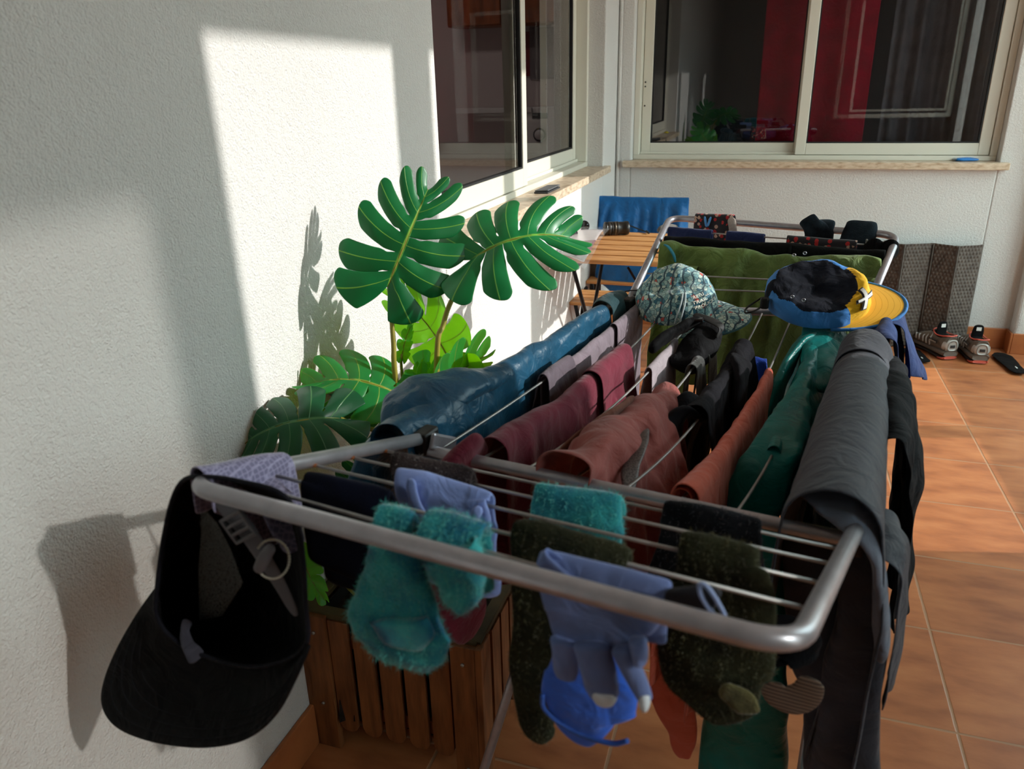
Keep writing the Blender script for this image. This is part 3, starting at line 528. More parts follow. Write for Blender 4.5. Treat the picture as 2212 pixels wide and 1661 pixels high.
flat('worn_toe',[(a+b)/2 for a,b in pp],[(b-a).length for a,b in pp],.006,pp[0][1]-pp[0][0],wool('worn_wool',(112,108,72),(56,56,38)),o,225,.003)
o=hang('black_fleece_band',5,[(1430,1106,1645,1150),(1424,1160,1650,1195),(1405,1230,1652,1260),(1392,1290,1650,1320),(1400,1340,1640,1370)],.12,mblk,T=.012,seed=227,cr=.003,capb=.85,sq=.5)
top(o,'black fleece neck warmer over the wing wire nearest the hinge bar','neck warmer'); fuzz(o,o,wool('grey_fuzz',(110,112,118),(70,72,78)),3500,.004,10)
# slate blue glove with four fingers and bright lining cuff
g=T('slate_blue_glove','slate blue stretch glove with hanging fingers and a bright blue cuff behind','glove',(.65,.45,.85))
hang('palm',1,[(1156,1218,1440,1292),(1160,1255,1410,1325),(1180,1300,1395,1380),(1192,1350,1390,1410),(1198,1385,1384,1425)],.05,mgl,g,T=.010,seed=231,cr=.0025,capb=.9,sq=.55)
for i,rows in enumerate([[(1188,1370,1250,1385),(1192,1410,1250,1420),(1196,1445,1248,1450),(1205,1466,1240,1468)],[(1238,1380,1318,1395),(1250,1430,1330,1435),(1262,1480,1335,1482),(1280,1506,1338,1506)],[(1318,1392,1370,1398),(1340,1440,1385,1440),(1362,1480,1402,1480),(1380,1515,1408,1514)],[(1355,1370,1396,1385),(1362,1400,1398,1410),(1372,1432,1396,1436)]]):
    pp=rowpts(1,rows,.012+.004*i); f=flat('finger',[(a+b)/2 for a,b in pp],[(b-a).length for a,b in pp],[.012,.013,.013,.010],pp[0][1]-pp[0][0],mgl,g,235+i,.0015,18,7,.9,.7)
    if i in (1,2):
        a,b=pp[-1]; tip=(a+b)/2; flat('fingertip_grip',[tip+V((0,0,.010))+NW*.002,tip+V((0,0,.002))+NW*.002,tip+V((0,0,-.004))],[(b-a).length*.7,(b-a).length*.85,(b-a).length*.6],.0135,b-a,mwht,f,245+i,.001,14,4)
pp=rowpts(1,[(1210,1370,1340,1380),(1196,1430,1352,1440),(1178,1470,1376,1490),(1172,1510,1374,1535),(1200,1550,1366,1575),(1260,1575,1356,1600)],-.018)
flat('lining_cuff',[(a+b)/2 for a,b in pp],[(b-a).length for a,b in pp],[.008,.012,.016,.018,.016,.010],pp[0][1]-pp[0][0],mcuff,g,251,.002,24,7,.8,.7)
R=rowpts(1,[(1172,1500,1172,1500),(1176,1530,1176,1530),(1215,1565,1215,1565),(1270,1592,1270,1592),(1325,1606,1325,1606),(1356,1600,1356,1600)],-.012)
tubes('cuff_hem',[(catm([a for a,b in R],6),.0022)],cloth('hem_blue',(46,88,176),.7,.3),g,8)
pp=rowpts(1,[(1430,1268,1445,1300),(1470,1262,1480,1330),(1510,1262,1545,1335),(1530,1275,1566,1338)],.006)
flat('wrist_opening',[(a+b)/2 for a,b in pp],[(b-a).length*.9 for a,b in pp],.010,pp[1][1]-pp[1][0],plain('dark_lining',(22,24,34),.8),g,255,.0015)
R=rowpts(1,[(x,y,x,y) for x,y in ((1512,1262),(1528,1268),(1550,1300),(1566,1332),(1556,1340),(1532,1315),(1514,1285))],.014)
tubes('wrist_rim',[(catm([a for a,b in R],5,True),.0016,True)],cloth('pale_blue_binding',(150,170,214),.6,.3),g,8)
# grey ribbed band hanging low
o=T('ribbed_headband','grey ribbed sports headband hanging in a loop under the near wing','headband',(.82,.65,.62))
q=NT('ribbed_grey'); tcn=q.n('TexCoord'); wv_=q.n('TexWave'); wv_.bands_direction='Z'; wv_.inputs['Scale'].default_value=75; wv_.inputs['Distortion'].default_value=.4; q.l(tcn.outputs['Object'],wv_.inputs[0]); r_=q.ramp(wv_.outputs[0],[(.1,s2l((84,70,62))),(.7,s2l((138,118,104)))]); q.l(r_.outputs[0],q.b.inputs['Base Color']); q.bump(wv_.outputs[0],.4,.001); q.set(rough=.9)
def bandpts(pts,d): return [at(x,y,p=LC+V((0,d,0)),n=NW) for x,y in pts]
A=bandpts([(1664,1475),(1680,1500),(1710,1512),(1740,1500),(1758,1465)],.22)
flat('band',A,[.020,.030,.034,.031,.022],.004,V((0,0,1)),q.m,o,261,.001)
A=bandpts([(1664,1440),(1672,1400),(1700,1380),(1730,1400),(1738,1440),(1700,1462)],.25)
flat('inner_panel',A[:5],[.03,.045,.05,.045,.03],.006,V((0,.2,1)),mblk,o,262,.002)
# ---------------- black cap hanging from the wing corner ----------------
mc=cloth('black_cap_mesh',(17,18,22),.7,.25,900,.35,.1)
q=NT('grey_honeycomb_band'); tcn=q.n('TexCoord'); vo=q.n('TexVoronoi'); vo.feature='DISTANCE_TO_EDGE'; vo.inputs['Scale'].default_value=190; vo.inputs['Randomness'].default_value=.25; q.l(tcn.outputs['Object'],vo.inputs[0]); r_=q.ramp(vo.outputs[0],[(.02,s2l((150,148,180))),(.14,s2l((104,102,132)))]); q.l(r_.outputs[0],q.b.inputs['Base Color']); q.set(rough=.8,sheen=.3); mhc=q.m
q=NT('cap_net'); tcn=q.n('TexCoord'); vo=q.n('TexVoronoi'); vo.inputs['Scale'].default_value=520; q.l(tcn.outputs['Object'],vo.inputs[0]); q.set(col=s2l((56,58,56)),rough=.8); r_=q.ramp(vo.outputs[0],[(.22,(.25,.25,.25,1)),(.45,(1,1,1,1))]); q.l(r_.outputs[0],q.b.inputs['Alpha']); mnet=q.m
cap=T('black_running_cap','black running cap hung by its back strap from the corner of the near wing','cap',(.25,.49,.7))
CP=LC+V((0,.0,0))
def cpt(x,y,d): return at(x,y,p=CP-NW*d,n=NW)   # d metres behind the wing's outer tube
# crown: bowl seen from its open side; rim loop front, depth behind
rim=[(400,1035),(372,1080),(352,1170),(340,1260),(338,1330),(380,1385),(450,1420),(540,1440),(620,1425),(664,1385),(660,1300),(655,1210),(640,1110),(600,1062),(520,1040),(455,1030)]
ctr=(505,1240); vs=[];fs=[]; n=len(rim)*4
rl=catm([V((x,y,0)) for x,y in rim],4,True); rings=7
for k in range(rings+1):
    f=k/rings; s_=cos(f*pi/2*.96); dep=.015+.085*sin(f*pi/2)
    for i,p in enumerate(rl):
        x=ctr[0]+(p.x-ctr[0])*s_; y=ctr[1]+(p.y-ctr[1])*s_
        w_=.004*sin(i*.9+k)+.003*sin(i*2.3+k*1.7)
        dd=dep+w_*(f>0)+ (.0 if y>1150 else .0)
        q_=cpt(x,y,dd); vs.append(q_)
N_=len(rl)
for k in range(rings):
    for i in range(N_): fs.append((k*N_+i,k*N_+(i+1)%N_,(k+1)*N_+(i+1)%N_,(k+1)*N_+i))
c_=len(vs); vs.append(cpt(ctr[0],ctr[1],.102))
for i in range(N_): fs.append((rings*N_+i,rings*N_+(i+1)%N_,c_))
mesh('crown',vs,fs,mc,cap,True,(('SOLIDIFY',dict(thickness=.0015)),('SUBSURF',dict(levels=1,render_levels=1))))
tubes('crown_binding',[([cpt(p.x,p.y,.013) for p in rl],.0022,True)],cloth('cap_binding',(34,35,46),.7,.3),cap,8)
# brim: curved plate below
vs=[];fs=[]; nu,nv=26,14
out=[(338,1262),(290,1330),(245,1410),(218,1480),(216,1530),(245,1572),(310,1600),(390,1614),(460,1614),(530,1596),(590,1545),(630,1470),(652,1420),(664,1390)]
inn=[(338,1300),(345,1345),(372,1382),(410,1405),(450,1420),(490,1432),(525,1440),(560,1440),(590,1434),(615,1424),(635,1412),(650,1402),(658,1395),(664,1390)]
oc=catm([V((x,y,0)) for x,y in out],3); ic=catm([V((x,y,0)) for x,y in inn],3)
for i,(a,b) in enumerate(zip(oc,ic)):
    t=i/(len(oc)-1)
    for k in range(nv+1):
        f=k/nv; p=b.lerp(a,f); d=.013+.02*sin(t*pi)*(1-f)-.028*sin(t*pi)*f**1.3+.012*cos(t*pi)*f
        vs.append(cpt(p.x,p.y,d))
m_=len(oc)
for i in range(m_-1):
    for k in range(nv): fs.append((i*(nv+1)+k,i*(nv+1)+k+1,(i+1)*(nv+1)+k+1,(i+1)*(nv+1)+k))
mesh('brim',vs,fs,mc,cap,True,(('SOLIDIFY',dict(thickness=.004)),('SUBSURF',dict(levels=1,render_levels=1))))
for k,f in enumerate((.55,.66,.77,.88)):
    L=[]
    for i,(a,b) in enumerate(zip(oc,ic)):
        t=i/(len(oc)-1); p=b.lerp(a,f); d=.013+.02*sin(t*pi)*(1-f)-.028*sin(t*pi)*f**1.3+.012*cos(t*pi)*f; L.append(cpt(p.x,p.y,d-.0024))
    tubes('brim_stitching',[(L[3:-3],.0005)],cloth('cap_thread',(40,42,48),.8,.2),cap,6)
# band over the tube, inner sweatband, strap, buckle, cord ring
Pa,Pb=LC.lerp(LH,.04),LC.lerp(LH,.34)
drape('sweatband',[Pa.lerp(Pb,i/7)+V((0,0,.004)) for i in range(8)],[.05,.10,.09],[.06,.05,.05],mhc,cap,r=[.011,.012,.013,.012],fold=.003,nf=20,seed=271,cr=.0025,thick=.002,flare=.05,wav=.002)
flat('sweatband',[cpt(560,1035,.07),cpt(595,1080,.06),cpt(615,1130,.05),cpt(640,1190,.04)],[.030,.034,.030,.02],.003,V((1,0,-.3)),mhc,cap,272,.001)
flat('back_strap',[cpt(455,1062,.020),cpt(500,1105,.016),cpt(545,1165,.016),cpt(592,1240,.018),cpt(640,1330,.020)],[.016,.022,.022,.018,.010],.0025,V((.86,0,.5)),plain('grey_webbing',(92,92,98),.75),cap,273,.0008)
sx=(cpt(545,1110,.016)-cpt(470,1150,.016)).normalized(); sy=V((sx.z,0,-sx.x)).normalized(); sn=NW
_bc=cpt(516,1138,.009)
bk=boxes('buckle',[(_bc+sy*q_,(.030,.004,.003),(sx,sn,sy)) for q_ in (-.012,-.004,.004,.012)]+[(_bc+sx*q_,(.003,.0045,.027),(sx,sn,sy)) for q_ in (-.0145,.0145)],plain('grey_plastic_buckle',(96,96,102),.35),cap,.0008)
boxes('label',[(cpt(462,1066,.008),(.026,.0012,.007),(sx,sn,sy))],plain('cream_label',(196,194,170),.6),cap,.0005)
ring=[]
rc=cpt(588,1208,.006); ux=(cpt(625,1208,.006)-rc); uy=(cpt(588,1165,.006)-rc)
vs=[];fs=[]
import bmesh
bmh=bmesh.new()
for i in range(34):
    a=-.75*pi+1.55*pi*i/33
    m4=Matrix.Translation(rc+ux*cos(a)+uy*sin(a)); bmesh.ops.create_icosphere(bmh,subdivisions=1,radius=.0013,matrix=m4)
me=bpy.data.meshes.new('elastic_cord'); bmh.to_mesh(me); bmh.free(); link('elastic_cord',me,plain('speckled_cord',(196,192,176),.5),cap)
flat('cord_lock',[cpt(556,1235,.006),cpt(572,1205,.004),cpt(590,1178,.006)],[.010,.012,.010],.006,sx,plain('lock_grey',(88,86,92),.5),cap,275,.0004)
flat('lining_flap',[cpt(408,1335,.03),cpt(400,1365,.022),cpt(410,1395,.014),cpt(432,1425,.010)],[.012,.010,.013,.018],.004,V((1,0,-.3)),cloth('grey_lining',(66,66,78),.8,.1),cap,276,.003)
vs=[cpt(432,1090,.03),cpt(470,1130,.028),cpt(500,1190,.03),cpt(525,1260,.036),cpt(480,1330,.05),cpt(430,1340,.05),cpt(428,1230,.045),cpt(434,1150,.035)]
mesh('net_panel',vs,[tuple(range(8))],mnet,cap,False)

_ts=bpy.data.objects['terracotta_shirt']
panel_px('sleeve',.40,[(1470,1180,1560,1200),(1440,1300,1540,1320),(1408,1420,1512,1440),(1402,1500,1508,1510),(1436,1560,1506,1560),(1452,1610,1500,1612),(1470,1636,1492,1636)],[.012,.015,.016,.016,.014,.012,.01],mt,_ts,65,.005,.6)
# ---------------- laundry on the far wing ----------------
def fp(k,a,b,n=8,up=.002,side=0): return [fw(k,a+(b-a)*i/(n-1))+V((0,0,up)) for i in range(n)]
FB=lambda a,b,n=8: [FLC.lerp(FRC,a+(b-a)*i/(n-1))+V((0,0,.008)) for i in range(n)]
mo=cloth('olive_green_ripstop',(112,134,68),.7,.3,900,.25,.14,wr=1.0)
o=T('olive_trousers','olive green trousers with a turquoise zip folded along the far wing','trousers',(.75,1.7,.5))
drape('leg',fp(3,.03,.985,16),[.34,.33,.33,.34,.36,.40],[.26,.26,.26,.26],mo,o,r=[.020,.015,.013,.014,.015,.016],fold=.024,nf=38,seed=301,cr=.013,wav=.012,lift=.003,flare=.02)
drape('leg',[p+V((.01,-.03,-.04)) for p in fp(3,.09,.20,5)],[.52,.56],[.2,.2],mo,o,r=.02,fold=.012,nf=24,seed=302,cr=.004)
drape('leg',[p+V((.01,-.03,-.04)) for p in fp(3,.82,.95,5)],[.42,.46],[.2,.2],mo,o,r=.02,fold=.012,nf=24,seed=303,cr=.004)
zc=[fw(3,.045)+V((0,-.004,.024)),fw(3,.075)+V((0,-.020,.020)),fw(3,.105)+V((0,-.031,.004)),fw(3,.115)+V((.0,-.034,-.012))]
flat('zip',zc,[.010,.012,.012,.008],.004,V((.3,1,0)),cloth('turquoise_tape',(36,122,140),.7,.2),o,304,.0003)
drape('pocket_flap',[fw(3,.22)+V((0,-.012,-.032)),fw(3,.33)+V((0,-.013,-.030)),fw(3,.44)+V((0,-.012,-.032))],.018,.004,mo,o,r=.010,fold=.001,seed=305,cr=.001)
mbk=cloth('black_ripstop',(26,28,28),.8,.25,900,.3,.15)
o=T('black_trousers','black trousers folded along the far wing behind the olive ones','trousers',(.75,1.8,.5))
drape('leg',fp(2,.03,.985,16),[.30,.3,.3],[.26,.26],mbk,o,r=[.013,.011,.012,.011],fold=.009,nf=18,seed=311,cr=.004,wav=.003,lift=.003)
flat('belt_loop',[fw(2,.60)+V((0,-.008,.016)),fw(2,.60)+V((0,-.016,.002)),fw(2,.60)+V((0,-.018,-.03))],.006,.003,V((1,0,0)),mbk,o,312,.0002)
# printed fabric: red, black, blush blobs
q=NT('floral_print'); tcn=q.n('TexCoord'); mp_=q.n('Mapping'); mp_.inputs['Scale'].default_value=(22,22,22); q.l(tcn.outputs['Object'],mp_.inputs[0]); vo=q.n('TexVoronoi'); q.l(mp_.outputs[0],vo.inputs[0]); wn=q.n('SeparateXYZ'); q.l(vo.outputs['Color'],wn.inputs[0])
rr=q.ramp(wn.outputs[0],[(0,s2l((28,24,32))),(.38,s2l((186,34,34))),(.66,s2l((196,160,140))),(.84,s2l((24,22,30)))],True); dd=q.ramp(vo.outputs['Distance'],[(.52,(1,1,1,1)),(.56,(0,0,0,1))]); mx=q.n('MixRGB'); q.l(dd.outputs[0],mx.inputs[0]); mx.inputs[1].default_value=s2l((28,24,32)); q.l(rr.outputs[0],mx.inputs[2]); q.l(mx.outputs[0],q.b.inputs['Base Color']); q.set(rough=.8,sheen=.3); M['floral']=q.m
o=drape('floral_briefs',FB(.13,.315),[.10,.10],[.08,.08],M['floral'],r=.011,fold=.006,nf=20,seed=321,cr=.003,wav=.003)
top(o,'red and black floral briefs hung over the outer tube of the far wing','briefs'); o['group']='underwear on the far wing'; WO[o.name]=V((0,0,0))
flat('waist_edge',[FLC.lerp(FRC,.30)+V((0,-.012,.014)),FLC.lerp(FRC,.315)+V((0,-.02,-.02)),FLC.lerp(FRC,.32)+V((0,-.02,-.07))],.020,.004,V((1,0,0)),cloth('beige_edge',(176,160,150),.8,.2),o,322,.001)
flat('care_loop',[FLC.lerp(FRC,.175)+V((0,-.014,.012)),FLC.lerp(FRC,.19)+V((0,-.022,-.012)),FLC.lerp(FRC,.205)+V((0,-.014,.012))],.006,.003,V((1,0,0)),plain('light_blue_tape',(90,160,220),.7),o,323,.0003)
mny=cloth('navy_blue_cotton',(38,50,96),.85,.3,700,.3,.1)
for a,b,s_,lab in ((.02,.235,331,'navy blue briefs over the outer wing wire, left one beside the tube bend'),(.30,.475,332,'navy blue briefs over the outer wing wire, right of the other navy pair')):
    o=drape('navy_briefs',fp(1,a,b,7),[.055,.075,.05],[.06,.06],mny,r=.007,fold=.006,nf=26,seed=s_,cr=.003,wav=.002,flare=.05); top(o,lab,'briefs'); o['group']='underwear on the far wing'
o=drape('floral_briefs',fp(1,.57,.86,9),[.06,.075,.06],[.06,.06],M['floral'],r=.007,fold=.006,nf=22,seed=333,cr=.003,wav=.002)
top(o,'red, black and blush floral briefs on the wing wire below the black socks','briefs'); o['group']='underwear on the far wing'
mlc=cloth('black_lace',(24,22,26),.8,.3,300,.8,.3)
o=T('black_bra','black bra cups clipped near the right end of the outer wing wire','bra',(1.0,1.85,.85))
for a in (.925,.985):
    flat('cup',[fw(1,a-.03)+V((0,-.004,-.018)),fw(1,a)+V((0,-.012,-.006)),fw(1,a+.025)+V((0,-.004,-.022))],[.035,.05,.03],.012,V((0,.2,1)),mlc,o,int(a*1000),.002)
tubes('strap',[([fw(1,.95)+V((0,-.006,-.01)),fw(1,.955)+V((0,-.010,-.06)),fw(1,.965)+V((0,-.010,-.09))],.002)],mlc,o,6)
boxes('clip',[(fw(1,.895)+V((0,0,.006)),(.004,.008,.012)),(fw(1,.965)+V((0,0,.006)),(.004,.008,.012))],plain('clear_clip',(150,146,140),.3),o,.001)
msk=wool('black_slate_sock',(44,54,62),(22,26,32),.4)
def fsock(pts,W,seed,lab):
    o=flat('black_sock',pts,W,[.012,.02,.022,.022,.018,.016][:len(W)],V((1,-.1,0)),msk,None,seed,.003,22,7,.75,.6); top(o,lab,'sock'); o['group']='black socks on the far wing tube'; return o
b0=FLC.lerp(FRC,.635)
fsock([at(1742,470,p=b0+V((0,-.02,0)),n=(0,1,0)),at(1752,485,p=b0+V((0,-.022,0)),n=(0,1,0)),at(1765,505,p=b0+V((0,-.022,0)),n=(0,1,0)),at(1772,540,p=b0+V((0,-.022,0)),n=(0,1,0))],[.036,.044,.062,.060],341,'black slate sock with its foot sticking up over the far tube')
b1=FLC.lerp(FRC,.70); fsock([b1+V((0,.014,-.08)),b1+V((0,.012,-.02)),b1+V((0,0,.014)),b1+V((0,-.014,-.01)),b1+V((0,-.016,-.05))],[.05,.052,.052,.052,.05],342,'black slate sock folded flat over the far tube beside the upright foot')
b2=FLC.lerp(FRC,.855); fsock([b2+V((0,.014,-.08)),b2+V((0,.012,-.02)),b2+V((0,0,.018)),b2+V((-.005,-.016,-.02)),b2+V((-.014,-.018,-.07)),b2+V((-.018,-.018,-.105))],[.06,.062,.068,.076,.082,.06],343,'black slate sock folded over the far tube, rightmost of the row')
# ---------------- two caps lying on the far end ----------------
def crown(name,O,X,Y,Z,a,b,h,mats,mi,parent,seed,dent=.006,n=44,m=14,back=0.0,prof=.75,fz=None):
    vs=[];fs=[];mm=[]
    for j in range(m+1):
        f=j/m; ph=f*pi/2; r=max(.02,cos(ph))**prof if j<m else .02; z=h*sin(ph)
        for i in range(n):
            th=2*pi*i/n; x=a*r*cos(th); y=b*r*sin(th); zz=z
            if fz: x,y,zz=fz(x,y,zz,th,f)
            p=O+X*x+Y*y+Z*zz
            c=V((wob(p,seed,26),wob(p,seed+1,26),wob(p,seed+2,26)))*dent+V((wob(p,seed+3,70),wob(p,seed+4,70),wob(p,seed+5,70)))*dent*.35
            vs.append(p+c*(.4+.6*min(1,f*3)))
    for j in range(m):
        for i in range(n):
            fs.append((j*n+i,j*n+(i+1)%n,(j+1)*n+(i+1)%n,(j+1)*n+i)); mm.append(mi(2*pi*(i+.5)/n,(j+.5)/m))
    c_=len(vs); vs.append(sum((vs[m*n+i] for i in range(n)),V())/n)
    for i in range(n): fs.append((m*n+i,m*n+(i+1)%n,c_)); mm.append(mi(0,1))
    return mesh(name,vs,fs,mats,parent,True,(('SOLIDIFY',dict(thickness=.0016,offset=-1)),('SUBSURF',dict(levels=1,render_levels=1))),mi=mm)
def brim(name,O,X,Y,Z,a,b,L,mats,parent,curv=.02,drop=.0,seed=1,spread=62,rimw=.07,th_=.003):
    vs=[];fs=[];mm=[]; nu,nv=40,16
    def P(t,f):
        th=radians(-spread+2*spread*t); x0,y0=a*cos(th),b*sin(th)
        w_=sin(pi*t)**.55; x1=x0+L*w_*(1.0) ; y1=y0*(1+.02*w_)
        x=x0+(x1-x0)*f; y=y0+(y1-y0)*f
        return O+X*x+Y*y+Z*(-curv*(y/b)**2-drop*f*f)
    for i in range(nu+1):
        for j in range(nv+1): vs.append(P(i/nu,j/nv))
    for i in range(nu):
        for j in range(nv):
            fs.append((i*(nv+1)+j,i*(nv+1)+j+1,(i+1)*(nv+1)+j+1,(i+1)*(nv+1)+j)); mm.append(1 if (j>=nv-1 or i<1 or i>=nu-1) else 0)
    ob=mesh(name,vs,fs,mats,parent,True,(('SOLIDIFY',dict(thickness=th_,offset=0)),('SUBSURF',dict(levels=1,render_levels=1))),mi=mm)
    return ob,P
def frame(O,tip,tilt):
    X=(tip-O).normalized(); Y=V((0,0,1)).cross(X).normalized(); Z=X.cross(Y)
    a=radians(tilt); Y2=Y*cos(a)+Z*sin(a); Z2=Z*cos(a)-Y*sin(a); return X,Y2,Z2
def textmesh(body,size,mapf,name,mat,parent,thick=.0006,align='CENTER'):
    cu=bpy.data.curves.new('lettering','FONT'); cu.body=body; cu.size=size; cu.align_x=align; cu.space_character=1.02; cu.offset=size*.012
    ob=bpy.data.objects.new('lettering',cu); C.objects.link(ob); dg=bpy.context.evaluated_depsgraph_get(); dg.update(); me=bpy.data.meshes.new_from_object(ob.evaluated_get(dg)); bpy.data.objects.remove(ob); me.name=name
    bm=bmesh.new(); bm.from_mesh(me); bmesh.ops.triangulate(bm,faces=bm.faces[:]); bmesh.ops.subdivide_edges(bm,edges=[e for e in bm.edges if e.calc_length()>size*.3],cuts=2); 
    for v in bm.verts: v.co=mapf(v.co.x,v.co.y)
    bm.to_mesh(me); bm.free()
    return link(name,me,mat,parent,False,(('SOLIDIFY',dict(thickness=thick,offset=0)),))
# yellow and blue cap
myel=cloth('yellow_cap_fabric',(236,182,22),.75,.2,800,.15,.05); mblu=cloth('sky_blue_cap_fabric',(60,132,206),.75,.25,800,.2,.10); mdkn=cloth('dark_navy_softshell',(40,44,58),.85,.35,500,.3,.12)
q=NT('yellow_brim_stitched'); q.set(col=s2l((240,182,16)),rough=.7,sheen=.2); myb=q.m
yc=T('cap','yellow, blue and navy five-panel cap lying on the far end of the wires','cap',(.86,1.45,.8))
bk_=at(1652,632,z=.80); tp=at(1964,640,z=.835); bk_=at(1652,624,z=.835); X,Y,Z=frame(bk_,tp,24); Lc=(tp-bk_).length
aC=Lc*.375; bC=.080; O=bk_+X*aC-Z*.022
def ymi(th,f):
    t=(th+pi)%(2*pi)-pi
    if abs(t)<radians(50): return 1 if f<.66+.1*cos(t*2) else 2
    if t>0: return 0 if (f<.62+.10*sin(t*2)) else 2
    if abs(t)>radians(160): return 2
    if f>.50+.05*sin(t*5)+.03*sin(t*11): return 2
    return 0
def yfz(x,y,z,th,f):
    # collapsed crown: flat sagging top, walls folding over
    z2=z*(1-.42*max(0,(f-.45)/.55)**1.0)*(1+.28*sin(th)*(1-f*.6))+.003*sin(th*2+1)*min(1,f*3)
    return x,y,z2
crown('crown',O,X,Y,Z,aC,bC,.056,[mblu,myel,mdkn],ymi,yc,401,.0065,n=132,m=40,prof=.38,fz=yfz)
bo,BP=brim('brim',O+Z*.002,X,Y,Z,aC*.93,bC*.99,Lc-2*aC+.006,[myb,mblu],yc,.006,.0,402,72)
for k,f in enumerate((.25,.40,.55,.70,.85)):
    tubes('stitching',[([BP(.07+.86*i/50,f)+Z*.0012 for i in range(51)],.0004)],plain('brim_thread',(206,150,10),.8),yc,6)
tubes('piping',[([BP(i/60,1.0) for i in range(61)],.0032)],mblu,yc,8)
for sgn in (1,-1):
    for k in range(2):
        th=radians(sgn*-(108+14*k)); c=O+X*(aC*.93*cos(th))+Y*(bC*.93*sin(th))+Z*.058
        tubes('eyelet',[([c+X*.003*cos(u)+Z*.003*sin(u)-Y*.002 for u in [2*pi*i/12 for i in range(12)]],.0008,True)],plain('silver_eyelet',(190,190,196),.3,.8),yc,6)
# X mark on the front panel, facing up and towards the near side
def panel(u,v,lift=.0035):
    u,v=u*.8-v*.6,u*.5+v*.85
    th=radians(-26)+u*13; f=.46+v*9; ph=f*pi/2; r=cos(ph)**.38
    x,y,z=yfz(aC*r*cos(th),bC*r*sin(th),.056*sin(ph),th,f); return O+X*(x+lift*.8*cos(th))+Y*(y+lift*.8*sin(th))+Z*(z+lift)
def strokes(name,ps,w_,mat,lift):
    vs=[];fs=[]
    for (a,b) in ps:
        a=V((a[0],a[1],0)); b=V((b[0],b[1],0)); d=(b-a).normalized(); n_=V((-d.y,d.x,0))*w_/2
        for i in range(7):
            p=a.lerp(b,i/6); k=len(vs); vs+= [panel((p+n_).x,(p+n_).y,lift),panel((p-n_).x,(p-n_).y,lift)]
            if i: fs.append((k-2,k-1,k+1,k))
    return mesh(name,vs,fs,mat,yc,False,(('SOLIDIFY',dict(thickness=.0008,offset=0)),))
strokes('x_mark_outline',[((-.026,-.014),(.030,.017)),((-.012,.018),(.012,-.020))],.0135,plain('mark_black',(18,18,20),.7),.0062)  # black printed outline around the white strokes
strokes('x_mark',[((-.024,-.013),(.028,.015)),((-.010,.015),(.010,-.017))],.0080,plain('mark_white',(228,228,222),.6),.0072)
tubes('adjuster_cord',[(catm([bk_+V((.004,-.03,-.02)),bk_+V((-.012,-.045,-.03)),bk_+V((-.03,-.05,-.035)),bk_+V((-.028,-.03,-.03)),bk_+V((-.004,-.02,-.012))],6),.0018)],M['blackpl'],yc,8)
boxes('cord_stopper',[(bk_+V((.002,-.035,-.018)),(.016,.014,.022))],M['blackpl'],yc,.004)
# teal patterned cap
q=NT('leafy_print'); tcn=q.n('TexCoord'); mp_=q.n('Mapping'); mp_.inputs['Scale'].default_value=(26,26,26); q.l(tcn.outputs['Object'],mp_.inputs[0])
nz=q.n('TexNoise'); nz.inputs['Scale'].default_value=1.2; q.l(mp_.outputs[0],nz.inputs[0]); ad=q.n('MixRGB'); ad.inputs[0].default_value=.12; q.l(mp_.outputs[0],ad.inputs[1]); q.l(nz.outputs['Color'],ad.inputs[2]); ad.blend_type='ADD'
ve=q.n('TexVoronoi'); ve.feature='DISTANCE_TO_EDGE'; q.l(ad.outputs[0],ve.inputs[0]); vc=q.n('TexVoronoi'); q.l(ad.outputs[0],vc.inputs[0]); sx_=q.n('SeparateXYZ'); q.l(vc.outputs['Color'],sx_.inputs[0])
rc_=q.ramp(sx_.outputs[0],[(0,s2l((164,196,192))),(.36,s2l((120,164,168))),(.62,s2l((40,104,124))),(.76,s2l((206,222,210))),(.965,s2l((214,96,84)))],True)
rw=q.n('TexWave'); rw.inputs['Scale'].default_value=.55; rw.inputs['Distortion'].default_value=9; q.l(ad.outputs[0],rw.inputs[0]); rr=q.ramp(rw.outputs[0],[(.04,(0,0,0,1)),(.09,(1,1,1,1))]); re=q.ramp(ve.outputs[0],[(.03,(0,0,0,1)),(.05,(1,1,1,1))])
mul=q.n('MixRGB'); mul.blend_type='MULTIPLY'; mul.inputs[0].default_value=1; q.l(rr.outputs[0],mul.inputs[1]); q.l(re.outputs[0],mul.inputs[2])
mx=q.n('MixRGB'); q.l(mul.outputs[0],mx.inputs[0]); mx.inputs[1].default_value=s2l((34,66,80)); q.l(rc_.outputs[0],mx.inputs[2]); q.l(mx.outputs[0],q.b.inputs['Base Color']); q.set(rough=.75,sheen=.2); M['print']=q.m
pc=T('cap','teal and grey patterned cap with white lettering resting beside the yellow cap','cap',(.62,1.45,.8))
bk2=at(1385,640,z=.80); tp2=at(1606,668,z=.80); bk2=at(1380,622,z=.812); tp2=at(1612,655,z=.812); X,Y,Z=frame(bk2,tp2,14); Lc=(tp2-bk2).length
aP=Lc*.36; bP=.080; OP=bk2+X*aP-Z*.030
def pfz(x,y,z,th,f):
    t=(th+pi)%(2*pi)-pi
    dip=.030*math.exp(-((x+.028)/.030)**2-((y+.020)/.035)**2)
    hh=1+.18*cos(th-2.6)*min(1,f*2)
    return x+.010*f,y,z*hh-dip*min(1,f*1.5)
crown('crown',OP,X,Y,Z,aP,bP,.070,[M['print']],lambda t,f:0,pc,421,.007,n=80,m=24,prof=.62,fz=pfz)
bo,BP2=brim('brim',OP+Z*.002,X,Y,Z,aP*.95,bP*.98,Lc-2*aP+.010,[M['print'],M['print']],pc,.016,.010,422,72)
tubes('brim_edge',[([BP2(i/60,1.0) for i in range(61)],.0022)],cloth('teal_edge',(70,112,120),.8,.2),pc,8)
